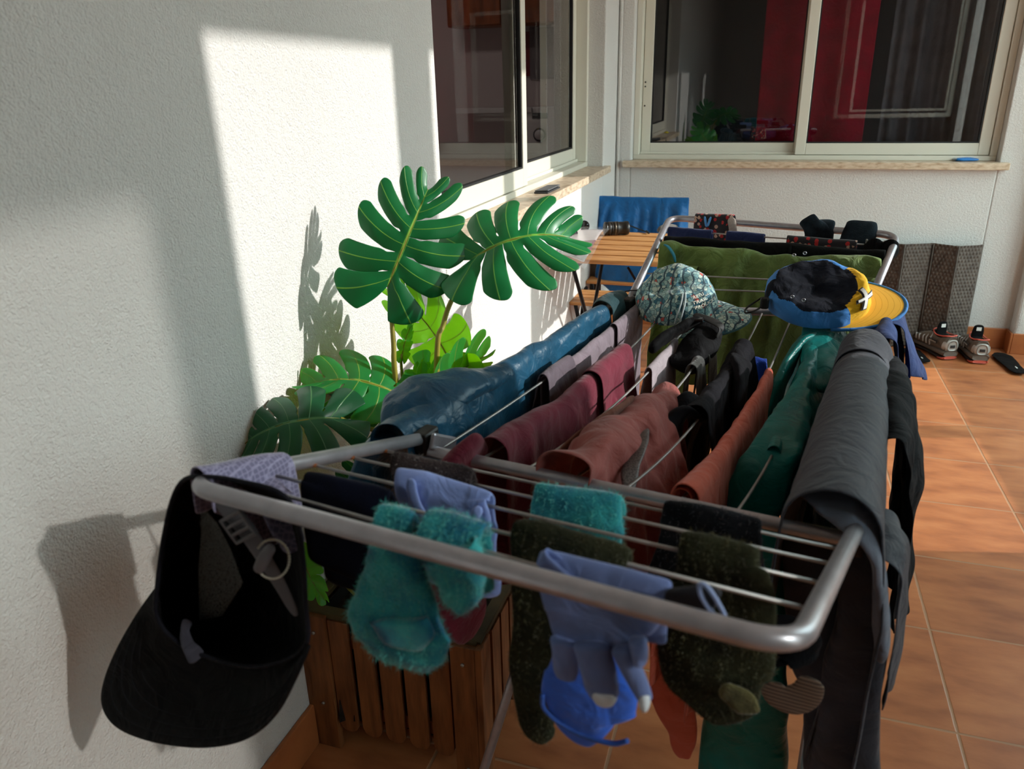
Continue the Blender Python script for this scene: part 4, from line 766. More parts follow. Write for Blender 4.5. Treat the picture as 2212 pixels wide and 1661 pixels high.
def seam(th0,off): 
    L=[]
    for i in range(15):
        f=.04+.7*i/14; ph=f*pi/2; r=cos(ph)**.62; th=th0+off*f; x,y,z=pfz(aP*r*cos(th),bP*r*sin(th),.070*sin(ph),th,f); L.append(OP+X*(x+.003*cos(th))+Y*(y+.003*sin(th))+Z*(z+.002))
    return L
tubes('seam_tape',[(seam(radians(-62),.3),.0016),(seam(radians(-68),.3),.0016)],plain('seam_white',(190,204,206),.7),pc,6)
def cp(u,v):
    th=radians(-26)+u*9.5; f=.36+v*6.5; ph=f*pi/2; r=cos(ph)**.62; x,y,z=pfz(aP*r*cos(th),bP*r*sin(th),.070*sin(ph),th,f); l=.0062; return OP+X*(x+l*cos(th))+Y*(y+l*sin(th))+Z*(z+l*.7)
mtx=plain('lettering_cream',(238,234,220),.7)
textmesh('RETU',.0165,lambda x,y:cp(x-.006,y+.028),'lettering',mtx,pc)
textmesh('TRAIL',.0180,lambda x,y:cp(x-.008,y+.007),'lettering',mtx,pc)
textmesh('FROLICKS',.0155,lambda x,y:cp(x+.008,y-.012),'lettering',mtx,pc)
tubes('mountain_mark',[([cp(.012+.004*i,.020+(.006 if i%2 else 0)) for i in range(5)],.0008)],mtx,pc,6)
tubes('adjuster_cord',[(catm([bk2+V((0,-.01,-.012)),bk2+V((-.02,-.012,-.014)),bk2+V((-.032,-.01,-.010)),bk2+V((-.02,-.004,-.006)),bk2+V((.0,-.004,-.004))],6),.0014)],M['blackpl'],pc,8)
# ---------------- planter and monstera ----------------
mcr=wood('crate_brown_stain',(96,56,30),(142,88,50),(2.5,2.5,.35),26,.6); mcrt=wood('crate_dark_top',(52,44,26),(92,76,44),(.6,.6,2),20,.7)
cr_=T('wooden_planter','brown slatted wooden planter box against the wall, under the airer','planter',(.18,1.17,0))
X0,X1,Y0,Y1,ZT_=.012,.350,.985,1.335,.315
def slat(x0,x1,y0,y1,z0,z1,rd,ax):
    vs=[];fs=[];n=8; w_=(x1-x0) if ax=='x' else (y1-y0); c=(x0+x1)/2 if ax=='x' else (y0+y1)/2; pr=[(-w_/2,z1),(w_/2,z1)]
    pr+=[(w_/2*cos(a)**.5 if 0<=a<=pi/2 else -w_/2*abs(cos(a))**.5, z0+rd-rd*sin(a)) for a in [pi*i/n for i in range(n+1)]]
    pr=[(-w_/2,z1),(w_/2,z1),(w_/2,z0+rd)]+[(w_/2*(1-2*i/n), z0+rd-rd*sqrt(max(0,1-(1-2*i/n)**2))) for i in range(1,n)]+[(-w_/2,z0+rd)]
    for k in (0,1):
        for u,z in pr: vs.append((c+u,(y0,y1)[k],z) if ax=='x' else ((x0,x1)[k],c+u,z))
    N=len(pr); fs=[tuple(range(N)),tuple(range(N,2*N))[::-1]]+[(i,(i+1)%N,N+(i+1)%N,N+i) for i in range(N)]
    return mesh('slat',vs,fs,mcr,cr_,False)
nS=5; xs0=X0+.048; wS=.040; gp=(X1-.052-xs0-nS*wS)/(nS-1)
for i in range(nS):
    x=xs0+i*(wS+gp); slat(x,x+wS,Y0-.009,Y0,.045,ZT_-.012,.018,'x'); slat(x,x+wS,Y1,Y1+.009,.045,ZT_-.012,.018,'x')
for i in range(nS):
    y=Y0+.05+i*(wS+gp); slat(X1,X1+.009,y,y+wS,.045,ZT_-.012,.018,'y'); slat(X0-.009,X0,y,y+wS,.045,ZT_-.012,.018,'y')
for x in (X0-.002,X1-.046):
    for y in (Y0-.016,Y1): boxes('corner_post',[bb(x,x+.048,y,y+.016,0,ZT_-.004)],mcr,cr_,.0015)
for x in (X0-.012,X1-.002):
    for y in (Y0-.016,Y1-.032): boxes('corner_post',[bb(x,x+.014,y,y+.048,0,ZT_-.004)],mcr,cr_,.0015)
boxes('rim',[bb(X0,X1,Y0-.006,Y0+.016,ZT_-.012,ZT_),bb(X0,X1,Y1-.016,Y1+.006,ZT_-.012,ZT_),bb(X0-.006,X0+.016,Y0,Y1,ZT_-.0115,ZT_+.0005),bb(X1-.016,X1+.006,Y0,Y1,ZT_-.0115,ZT_+.0005)],mcrt,cr_,.0015)
boxes('lower_rail',[bb(X0+.02,X1-.02,Y0,Y0+.012,.08,.11),bb(X0+.02,X1-.02,Y0,Y0+.012,.24,.27),bb(X1-.012,X1,Y0+.02,Y1-.02,.08,.11),bb(X0+.02,X1-.02,Y1-.012,Y1,.08,.11),bb(X0+.02,X1-.02,Y0+.02,Y1-.02,.05,.06)],mcr,cr_,.001)
boxes('liner',[bb(X0+.018,X1-.018,Y0+.014,Y0+.016,.062,ZT_-.02),bb(X0+.018,X1-.018,Y1-.016,Y1-.014,.062,ZT_-.02),bb(X1-.016,X1-.014,Y0+.016,Y1-.016,.062,ZT_-.02),bb(X0+.014,X0+.016,Y0+.016,Y1-.016,.062,ZT_-.02)],plain('black_liner',(12,12,12),.8),cr_,0)
mzn=plain('zinc_screw',(170,170,166),.35,.8)
for xx,z in ((X1-.022,.275),(X1-.022,.035),(X0+.022,.275),(X0+.022,.11)): tubes('screw',[([(xx,Y0-.0165,z),(xx,Y0-.019,z)],.0033)],mzn,cr_,10)
q=NT('dark_soil'); n=q.noise(60,5); r=q.ramp(n.outputs[0],[(.3,s2l((14,12,10))),(.7,s2l((44,36,28)))]); q.l(r.outputs[0],q.b.inputs['Base Color']); q.bump(n.outputs[0],1,.01); q.set(rough=1)
vs=[];fs=[];n_=26
for i in range(n_+1):
    for k in range(n_+1): x=X0+.017+(X1-X0-.034)*i/n_; y=Y0+.017+(Y1-Y0-.034)*k/n_; vs.append((x,y,.268+.008*noise.noise(V((x*60,y*60,0)))))
for i in range(n_):
    for k in range(n_): fs.append((i*(n_+1)+k,(i+1)*(n_+1)+k,(i+1)*(n_+1)+k+1,i*(n_+1)+k+1))
so=mesh('potting_soil',vs,fs,q.m,None,True,(('SOLIDIFY',dict(thickness=.2,offset=-1)),)); tag(so,'dark potting soil filling the brown slatted planter','soil')
def leafmat(name,c,cv,tr,back):
    q=NT(name); uv=q.n('UVMap'); s=q.n('SeparateXYZ'); q.l(uv.outputs[0],s.inputs[0])
    a=q.n('Math',operation='SUBTRACT',i1=.5); q.l(s.outputs[0],a.inputs[0]); b=q.n('Math',operation='ABSOLUTE'); q.l(a.outputs[0],b.inputs[0])
    r=q.ramp(b.outputs[0],[(.008,(1,1,1,1)),(.024,(0,0,0,1))]); rv=q.ramp(s.outputs[1],[(.0,(1,1,1,1)),(.02,(1,1,1,1)),(.035,(0,0,0,1))])
    mxm=q.n('Math',operation='MAXIMUM'); q.l(r.outputs[0],mxm.inputs[0]); q.l(rv.outputs[0],mxm.inputs[1])
    n=q.noise(16,3); rb=q.ramp(n.outputs[0],[(.3,tuple(x*.72 for x in s2l(c)[:3])+(1,)),(.7,s2l(c))])
    mx=q.n('MixRGB'); q.l(mxm.outputs[0],mx.inputs[0]); q.l(rb.outputs[0],mx.inputs[1]); mx.inputs[2].default_value=s2l(cv)
    q.l(mx.outputs[0],q.b.inputs['Base Color']); q.set(rough=.36,spec=.5)
    bp=q.bump(mxm.outputs[0],.4,.0012)
    t=q.n('BsdfTranslucent'); mt_=q.n('MixRGB'); q.l(mxm.outputs[0],mt_.inputs[0]); mt_.inputs[1].default_value=s2l(tr); mt_.inputs[2].default_value=s2l((150,170,60)); q.l(mt_.outputs[0],t.inputs[0])
    ms_=q.n('MixShader'); ms_.inputs[0].default_value=back; q.l(q.b.outputs[0],ms_.inputs[1]); q.l(t.outputs[0],ms_.inputs[2]); q.l(ms_.outputs[0],q.out.inputs[0]); return q.m
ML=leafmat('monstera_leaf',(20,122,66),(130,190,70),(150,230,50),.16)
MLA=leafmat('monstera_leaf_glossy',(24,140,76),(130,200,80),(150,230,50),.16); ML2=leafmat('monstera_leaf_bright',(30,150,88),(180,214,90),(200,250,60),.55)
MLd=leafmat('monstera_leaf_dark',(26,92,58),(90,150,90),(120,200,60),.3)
MST=plain('monstera_stem',(152,140,52),.5)
def leaf(base,tip,nrm,wid,n=6,bow=.02,curl=1.6,seed=1,mat=None,cut=.38,parent=None,name='leaf',back=.22,holes=True,sweep=0,bend=0,slim=1.0,thick=.0012):
    base,tip=V(base),V(tip); L=(tip-base).length; T_=(tip-base).normalized(); Nn=V(nrm); Nn=(Nn-T_*Nn.dot(T_)).normalized(); Sd=T_.cross(Nn).normalized(); rnd=random.Random(seed)
    def mid(s):  # s from 0 (petiole) to 1 (tip)
        return base+T_*L*s+Nn*(bow*4*s*(1-s))+Nn*(-bend*s*s)+Sd*sweep*sin(s*pi)
    vs=[];fs=[];uv=[]
    for sg in (1,-1):
        edges=[ -.0+ i/n for i in range(n+1)]
        for j in range(n):
            s0,s1=edges[j],edges[j+1]; cs=(s0+s1)/2; ns_,nr=8,14; k0=len(vs); jit=rnd.uniform(.9,1.06); tw=rnd.uniform(-.12,.12); dro=rnd.uniform(.8,1.3)
            for a in range(ns_+1):
                for b in range(nr+1):
                    r=b/nr; u=a/ns_
                    g=0
                    if r>cut: g=min(.11,.03+ .09*((r-cut)/(1-cut))**1.2)*min(1,(r-cut)/.05)
                    elif holes and .15<r<.30: g=.10*sin((r-.15)/.15*pi) if (j+ (sg>0))%2 else 0
                    lo = 0 if (j==0) else g; hi= 0 if j==n-1 else g
                    uu=u*(1-lo-hi)+lo; s=s0+(s1-s0)*uu
                    # round the lobe tip
                    rm=1-(.05+.20*abs((u-.68)/.68)**2.2 if u<.68 else .05+.12*((u-.68)/.32)**2)*(1 if r>.5 else r/.5)
                    th=radians(158-124*s**.62)+tw*r-.10*r; wl_=wid*(max(.02,sin(pi*(.20+.76*s)**.85))**.6)*jit
                    if j==0: wl_*=.86+.14*u
                    if s>.9: wl_*=1
                    sp=max(0,(s*1.0)); rr=r*rm*wl_*slim
                    q_=mid(min(1,sp*.96+.0)); d=T_*cos(th)*(1-.0)+Sd*sg*sin(th)
                    arch=-Nn*curl*dro*rr*rr + Nn*.10*rr
                    ridge=-Nn*.004*abs(2*u-1)**1.5*min(1,r*3)
                    back_=T_*(-.18*rr*(1-s))
                    vs.append(q_+d*rr+T_*(.42*rr*rr/wid*(.4+s*.6))+arch+ridge+back_+Nn*.0025*wob((rr*30,s*9,sg),seed,1)); uv.append((u,r*rm))
            for a in range(ns_):
                for b in range(nr):
                    f=(k0+a*(nr+1)+b,k0+(a+1)*(nr+1)+b,k0+(a+1)*(nr+1)+b+1,k0+a*(nr+1)+b+1); fs.append(f if sg>0 else f[::-1])
    vs=[V((max(v.x,.006),v.y,v.z)) for v in vs]
    me=bpy.data.meshes.new(name); me.from_pydata([tuple(v) for v in vs],[],fs); l=me.uv_layers.new(name='UVMap')
    for lp in me.loops: l.data[lp.index].uv=uv[lp.vertex_index]
    bm=bmesh.new(); bm.from_mesh(me); bmesh.ops.remove_doubles(bm,verts=bm.verts[:],dist=.0006); bmesh.ops.recalc_face_normals(bm,faces=bm.faces[:]); bm.to_mesh(me); bm.free()
    o=link(name,me,mat or ML,parent,True,(('SOLIDIFY',dict(thickness=thick,offset=0)),('SUBSURF',dict(levels=1,render_levels=1))))
    rib=tubes('midrib',[([mid(i/20*.97)+Nn*-.0005 for i in range(21)],[.0017*(1-.7*i/20) for i in range(21)])],MST,o,8); rib.location=(0,0,0)
    return o
pl=T('monstera','artificial monstera plant with large split green leaves in the planter','plant',(.17,1.15,.27))
def stem(pts,r=.0048):
    P=catm(pts,8); tubes('stem',[(P,[r*(1.15-.35*i/(len(P)-1)) for i in range(len(P))])],MST,pl,10)
SO=V((.17,1.15,.26))
# A : tall upright leaf
A0=at(838,618,y=1.15); A1=V((.198,1.238,1.045)); leaf(A0,A1,(.35,-.86,.25),.114,6,.012,2.2,1,ML,.40,pl,bend=.0); stem([SO,at(858,850,y=1.13),at(850,740,y=1.135),A0+V((0,.004,0))])
# B : large leaf reaching right
B0=at(1018,562,y=1.22); B1=at(1238,500,y=1.30); leaf(B0,B1,(.05,-.72,.70),.112,6,.030,3.2,2,MLA,.46,pl,bend=.02); stem([SO+V((.02,.03,0)),at(943,800,y=1.16),at(958,700,y=1.18),at(980,640,y=1.2),B0+V((.0,.01,-.01))])
# C : back-lit leaf seen from below
C0=at(978,795,y=1.24); C1=at(850,632,y=1.24); leaf(C0,C1,(.45,.85,.05),.120,5,.016,1.4,3,ML2,.5,pl); stem([SO+V((0,.06,0)),at(960,860,y=1.22),at(990,805,y=1.24),C0],.004)
# D : bright leaf arching left
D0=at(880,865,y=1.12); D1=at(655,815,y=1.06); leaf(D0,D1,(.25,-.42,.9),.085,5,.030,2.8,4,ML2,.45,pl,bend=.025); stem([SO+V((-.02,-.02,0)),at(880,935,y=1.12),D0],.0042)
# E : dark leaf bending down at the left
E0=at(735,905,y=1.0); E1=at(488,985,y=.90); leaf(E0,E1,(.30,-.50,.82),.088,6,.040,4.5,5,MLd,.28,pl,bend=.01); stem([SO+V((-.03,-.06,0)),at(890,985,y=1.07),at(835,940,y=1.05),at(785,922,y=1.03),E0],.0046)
# F : yellow-green leaf, lower right
F0=at(948,868,y=1.17); F1=at(1050,768,y=1.25); leaf(F0,F1,(-.2,.60,.5),.095,5,.015,1.6,6,ML2,.5,pl); stem([SO+V((.03,0,0)),at(955,930,y=1.16),F0],.004)
# G : curled leaf behind the jacket
G0=at(870,940,y=1.12); G1=at(925,800,y=1.18); leaf(G0,G1,(-.5,.7,.3),.062,4,.01,2.4,7,ML2,.6,pl,holes=False)
# H : lower green leaf
H0=at(875,930,y=1.14); H1=at(745,850,y=1.10); leaf(H0,H1,(.2,-.9,.35),.070,5,.012,2.0,8,ML,.55,pl,holes=False)
# J : leaf close to the wall, pale in the sun
J0=at(690,880,y=1.16); J1=at(585,800,y=1.10); leaf(at(760,870,y=1.2),at(612,830,y=1.12),(.5,.6,.5),.055,5,.01,2.0,9,ML,.5,pl)
# K : upright young leaves
leaf(at(868,775,y=1.2),at(890,700,y=1.22),(-.6,.6,.2),.018,4,.008,3,10,ML2,.75,pl,holes=False); stem([SO+V((.0,.03,0)),at(872,840,y=1.2),at(868,765,y=1.2)],.003)
leaf(at(890,850,y=1.2),at(920,782,y=1.2),(.1,.9,.2),.030,4,.006,3,11,ML2,.8,pl,holes=False)
# L : low leaves seen through the wing
L0=at(845,1060,y=1.08); L1=at(735,1040,y=1.02); leaf(L0,L1,(.2,-.55,.8),.062,5,.02,3,13,ML,.4,pl); stem([SO+V((0,-.05,0)),at(852,1090,y=1.1),L0],.0035)
leaf(at(650,1190,y=.985),at(705,1300,y=.95),(.2,-.95,.1),.034,4,.01,2,14,ML2,.8,pl,holes=False); stem([SO+V((-.07,-.08,0)),at(660,1180,y=1.0)],.003)
leaf(at(1040,1290,y=1.05),at(1000,1235,y=1.03),(.3,-.6,.7),.03,4,.01,3,15,ML,.8,pl,holes=False)
leaf(at(905,800,y=1.26),at(1000,880,y=1.2),(.1,.8,-.2),.06,5,.01,2,16,ML2,.5,pl)
# ---------------- table, chairs and what lies on them ----------------
mws=wood('acacia_slat',(176,118,66),(222,166,106),(.5,4,4),14,.55); mirn=plain('dark_iron',(32,30,32),.45,.6)
tbl=T('folding_table','small folding table with light wooden slats and thin dark metal legs','table',(.36,3.0,0))
TX0,TX1,TY0,TY1,TZ=.045,.66,at(1330,563,z=.62).y,at(1400,501,z=.62).y,.62
nsl=6; pit=(TY1-TY0)/nsl
for i in range(nsl): boxes('slat',[bb(TX0,TX1,TY0+i*pit,TY0+i*pit+pit*.80,TZ-.016,TZ)],mws,tbl,.002)
boxes('crossbar',[bb(TX0+.05,TX0+.08,TY0+.01,TY1-.01,TZ-.03,TZ-.0165)],mirn,tbl,.002); boxes('crossbar',[bb(TX1-.08,TX1-.05,TY0+.01,TY1-.01,TZ-.03,TZ-.0165)],mirn,tbl,.002)
for x in (TX0+.05,TX1-.05):
    tubes('leg',[([(x,TY0+.02,TZ-.025),(x,TY1-.02,.008)],.0075)],mirn,tbl,10); tubes('leg',[([(x+.016,TY1-.02,TZ-.025),(x+.016,TY0+.02,.008)],.0075)],mirn,tbl,10)
tubes('brace',[([(TX0+.06,TY0+.03,.10),(TX1-.20,TY0+.04,TZ-.03)],.0045)],mirn,tbl,8); tubes('brace',[([(TX1-.05,TY0+.03,.10),(TX0+.25,TY0+.04,TZ-.03)],.0045)],mirn,tbl,8)
def chair(name,x0,x1,y0,y1,zs,zb,lab,back_side):
    c=T(name,lab,'chair',((x0+x1)/2,(y0+y1)/2,0)); n=5; pt_=(y1-y0)/n
    for i in range(n): boxes('seat_slat',[bb(x0,x1,y0+i*pt_,y0+i*pt_+pt_*.84,zs-.014,zs)],mws,c,.002)
    for x in (x0+.015,x1-.015):
        yb=y1+.02 if back_side>0 else y0-.02; yo=y0 if back_side>0 else y1
        tubes('leg',[([(x,yb,zb),(x,yb-.01*back_side,zs),(x,yo,.008)],.0085)],mirn,c,10); tubes('leg',[([(x+.012*(1 if x<(x0+x1)/2 else -1),yo,zs-.014),(x+.012*(1 if x<(x0+x1)/2 else -1),yb,.008)],.0085)],mirn,c,10)
    if zb>zs+.1:
        yb=y1+.02 if back_side>0 else y0-.02
        for z in (zb-.07,zb-.15): boxes('back_slat',[bb(x0+.012,x1-.012,yb-.006,yb+.006,z,z+.05)],mws,c,.002)
    return c
a=at(1230,652,z=.36); b=at(1420,664,z=.36); cfar=at(1262,624,z=.36)
chair('folding_stool',a.x,a.x+.40,a.y,cfar.y,.36,.36,'low slatted wooden folding seat pushed under the near side of the table',1)
cx0,cx1=at(1282,440,y=3.45).x,at(1474,440,y=3.45).x
chair('folding_chair',cx0,cx1,3.32,3.58,.38,.70,'slatted folding chair behind the table with a blue jacket over its back',1)
mbl=cloth('bright_blue_nylon',(30,106,172),.42,.2,600,.12,.10)
bj=T('blue_jacket','bright blue windproof jacket spread over the back of the chair behind the table','jacket',((cx0+cx1)/2,3.6,.5))
drape('body',[V((cx0-.012,3.60,.705)),V(((cx0+cx1)/2,3.602,.702)),V((cx1+.012,3.60,.705))],[.30,.33,.30],[.16,.2],mbl,bj,r=.014,fold=.022,nf=34,seed=501,cr=.005,flare=.06,side=V((0,-1,0)),taper=-.18)
flat('lower_body',[V((cx0+.03,3.42,.44)),V((cx0+.12,3.38,.42)),V(((cx0+cx1)/2,3.38,.41)),V((cx1-.10,3.38,.43)),V((cx1+.02,3.42,.45))],[.12,.2,.22,.2,.14],[.04,.07,.08,.07,.04],V((0,.2,1)),mbl,bj,503,.016,26,8,.9,.5,crf=18)
o=drape('grey_brown_cloth',[V((cx0-.07,3.44,.53)),V((cx0+.0,3.44,.53)),V((cx0+.05,3.44,.53))],.30,.1,cloth('taupe_fabric',(92,80,70),.85,.3),r=.010,fold=.015,nf=30,seed=505,cr=.005,side=V((0,-1,0)))
top(o,'taupe cloth hanging below the table beside the blue jacket','cloth')
# camera lens / torch-like barrel
ln=T('lens','short black ribbed camera lens lying on the wooden table','camera lens',(.2,3.1,TZ))
p0=at(1305,494,z=TZ+.028); p1=at(1358,492,z=TZ+.028); d=(p1-p0).normalized(); L_=(p1-p0).length
pr=[(0,.024),(.02,.0275),(.10,.0275),(.11,.0255),(.16,.0255),(.17,.0275),(.26,.0275),(.27,.0255),(.33,.0255),(.34,.0275),(.55,.0275),(.57,.026),(.80,.026),(.82,.0275),(.97,.0275),(1,.024)]
tubes('barrel',[([p0+d*L_*t for t,_ in pr],[r for _,r in pr])],plain('black_ribbed_rubber',(30,26,22),.35),ln,28)
tubes('ring',[([p0+d*L_*.42,p0+d*L_*.45],.0283)],plain('steel_ring',(120,110,96),.3,.8),ln,28)
for k in (.18,.30,.52): tubes('grip_ridge',[([p0+d*L_*k,p0+d*L_*(k+.025)],.0285)],plain('ridge_black',(44,38,32),.4),ln,28)
st_=T('camera_strap','black and grey strap looped on the table beside the lens','strap',(.45,3.15,TZ))
R_=[at(x,y,z=TZ+.006) for x,y in ((1362,488),(1378,494),(1394,500),(1402,504),(1396,498))]
tubes('cord',[(catm(R_,6),.0028)],plain('black_cord',(18,18,18),.7),st_,8)
LL=[at(1420,500,z=TZ+.004),at(1428,492,z=TZ+.02),at(1446,488,z=TZ+.024),at(1462,492,z=TZ+.012),at(1450,500,z=TZ+.004)]
flat('webbing_loop',LL,.018,.002,V((0,.4,1)),plain('grey_strap_webbing',(96,92,88),.8),st_,512,.0005)
sg_=T('sunglasses','dark round sunglasses on the table edge behind the leaf','sunglasses',(.1,3.0,TZ))
mgl2=plain('smoked_lens',(20,18,20),.08,.0); msf=plain('black_frame',(16,16,18),.3)
for x,y in ((1236,504),(1262,488)):
    c=at(x,y,z=TZ+.022); tubes('lens',[([c+V((0,-.001,0)),c+V((0,.001,0))],.021)],mgl2,sg_,24); tubes('rim',[([c+V((cos(u)*.022,0,sin(u)*.022)) for u in [2*pi*i/24 for i in range(24)]],.0018,True)],msf,sg_,8)
tubes('temple',[([at(1226,500,z=TZ+.03),at(1212,488,z=TZ+.03),at(1200,492,z=TZ+.012)],.0014)],msf,sg_,6)
# magazine in a clear wrapper
mg_=T('magazine','magazine in clear plastic wrap with a dark red band, on the left of the table','magazine',(.12,2.95,TZ+.01))
q=NT('magazine_cover'); uv=q.n('UVMap'); s_=q.n('SeparateXYZ'); q.l(uv.outputs[0],s_.inputs[0]); r_=q.ramp(s_.outputs[1],[(0,s2l((222,214,212))),(.26,s2l((226,220,220))),(.27,s2l((118,24,54))),(.56,s2l((110,22,50))),(.57,s2l((214,200,200))),(1,s2l((198,186,184)))],True); nz=q.noise(30,3); mx=q.n('MixRGB'); mx.inputs[0].default_value=.12; q.l(r_.outputs[0],mx.inputs[1]); q.l(nz.outputs[0],mx.inputs[2]); q.l(mx.outputs[0],q.b.inputs['Base Color']); q.set(rough=.25)
A_=at(1172,560,z=TZ+.022); B_=at(1262,578,z=TZ+.018); C__=at(1312,500,z=TZ+.018); D_=at(1200,500,z=TZ+.006)
def quad(u,v,l=0): 
    p=(A_*(1-u)+B_*u)*(1-v)+(D_*(1-u)+C__*u)*v; p.x=max(p.x,.008+.01*u); return p+V((0,0,.010*sin(u*3)*(1-v)+.006*sin(v*5+u*4)+l+.012*(1-abs(2*v-1))*(u-.3)))
def sheet(name,u0,u1,v0,v1,l,mat,th=.003,parent=mg_):
    vs=[];uvs=[];fs=[];n=18
    for i in range(n+1):
        for k in range(n+1): u=u0+(u1-u0)*i/n; v=v0+(v1-v0)*k/n; vs.append(quad(u,v,l+(.0015*wob((u*40,v*40,0),3,1) if th<.002 else 0))); uvs.append((i/n,k/n))
    for i in range(n):
        for k in range(n): fs.append((i*(n+1)+k,(i+1)*(n+1)+k,(i+1)*(n+1)+k+1,i*(n+1)+k+1))
    return mesh(name,vs,fs,mat,parent,True,(('SOLIDIFY',dict(thickness=th,offset=0)),),uv=uvs)
sheet('cover',.03,.93,.10,.97,.004,q.m,.004)
q=NT('clear_wrap'); q.set(col=(.9,.9,.9,1),rough=.12,alpha=.09,spec=.6); sheet('clear_wrapper',-.04,1.05,-.06,1.04,.011,q.m,.0006)
textmesh('TALDORTUS',.026,lambda x,y:quad(.50-x*3.2,.22-y*4.4,.0075),'lettering',plain('grey_ink',(96,92,110),.6),mg_,.0003)
# things on the window sills
o=T('wallet','thin black and grey wallet on the marble sill of the left window','wallet',(0,2.6,HS))
wa=at(1134,424,z=HS+.002); boxes('lower_cover',[((.0,0,0),(.052,.17,.006))],plain('charcoal_card',(52,54,58),.5),o,.002); boxes('upper_cover',[((.0,.004,.007),(.050,.165,.004),(V((.998,0,.05)),V((0,1,0)),V((-.05,0,.998))))],plain('grey_leather',(96,98,102),.5),o,.0015)
for ch in o.children: ch.location=V((-.016,2.75,HS+.0035))-V(o.location)
o=T('tissue_packet','crumpled bright blue plastic packet at the right end of the back sill','packet',(1.6,D-.01,HS))
pa=at(2064,344,z=HS+.008); pb=at(2114,344,z=HS+.008)
flat('wrapper',[pa,pa.lerp(pb,.25),pa.lerp(pb,.6),pb],[.035,.045,.045,.04],[.012,.016,.015,.010],V((0,1,0)),plain('blue_plastic_film',(30,120,200),.25),o,521,.003)
flat('torn_end',[pa+V((-.012,0,.0)),pa+V((.004,0,.002)),pa+V((.014,0,.002))],[.02,.036,.038],.008,V((0,1,0)),plain('silver_film',(150,160,170),.3),o,522,.003)
o=flat('yellow_cloth',[at(958,505,y=1.9),at(975,492,y=1.92),at(990,498,y=1.93)],[.02,.045,.03],.012,V((0,1,0)),cloth('yellow_sponge_cloth',(232,218,40),.8,.2),None,525,.004)
o.location.z+=0; top(o,'yellow cloth on the near end of the left window sill','cloth')
# ---------------- mat, shoes, insoles ----------------
q=NT('foam_mat'); n=q.noise(40,3); r=q.ramp(n.outputs[0],[(.3,s2l((74,64,58))),(.7,s2l((98,88,80)))]); q.l(r.outputs[0],q.b.inputs['Base Color']); q.set(rough=.7,spec=.4); mft=q.m
xs=[1.06,1.165,1.27,1.365,1.492,1.585,1.695]; zt=[.49]*7; vs=[];fs=[]; nz_=48
yo=[.0,.055,.0,.055,.0,.055,.0]
mat_=T('sleeping_mat','brown dimpled foam sleeping mat folded like an accordion against the back wall','sleeping mat',(1.5,3.9,0))
for k in range(6):
    x0,x1=xs[k],xs[k+1]; y0,y1=yo[k],yo[k+1]; W_=sqrt((x1-x0)**2+(y1-y0)**2); nx=22; vs=[];fs=[]; NN=V(((y1-y0),-(x1-x0),0)).normalized(); nn2=V((-(y1-y0),-(x1-x0),0)).normalized(); nn2=V(((y0-y1)*-1,-(x1-x0),0)).normalized()
    nzz=96
    for i in range(nx*2+1):
        for j in range(nzz+1):
            u=i/(nx*2); z=.004+.486*j/nzz; x=x0+(x1-x0)*u; y=3.935-.05*0-(y0+(y1-y0)*u)-.055*(1-z/.49)*.3
            gx=(u*W_/.0165); gz=z/.0165; ox=.5*(int(gz)%2); dx=((gx+ox)%1)-.5; dz=(gz%1)-.5
            h=.0065*max(0,1-4.6*(dx*dx+dz*dz)); 
            if u<.06 or u>.94: h=0
            vs.append(V((x,y,z))+V((0,-1,0))*h)
    for i in range(nx*2):
        for j in range(nzz): fs.append((i*(nzz+1)+j,(i+1)*(nzz+1)+j,(i+1)*(nzz+1)+j+1,i*(nzz+1)+j+1))
    mesh('panel',vs,fs,mft,mat_,True,(('SOLIDIFY',dict(thickness=.009,offset=-1)),))
for k in range(1,6): tubes('fold_seam',[([(xs[k],3.927-yo[k]-.0165,.006),(xs[k],3.927-yo[k],.488)],.0035)],mft,mat_,6)
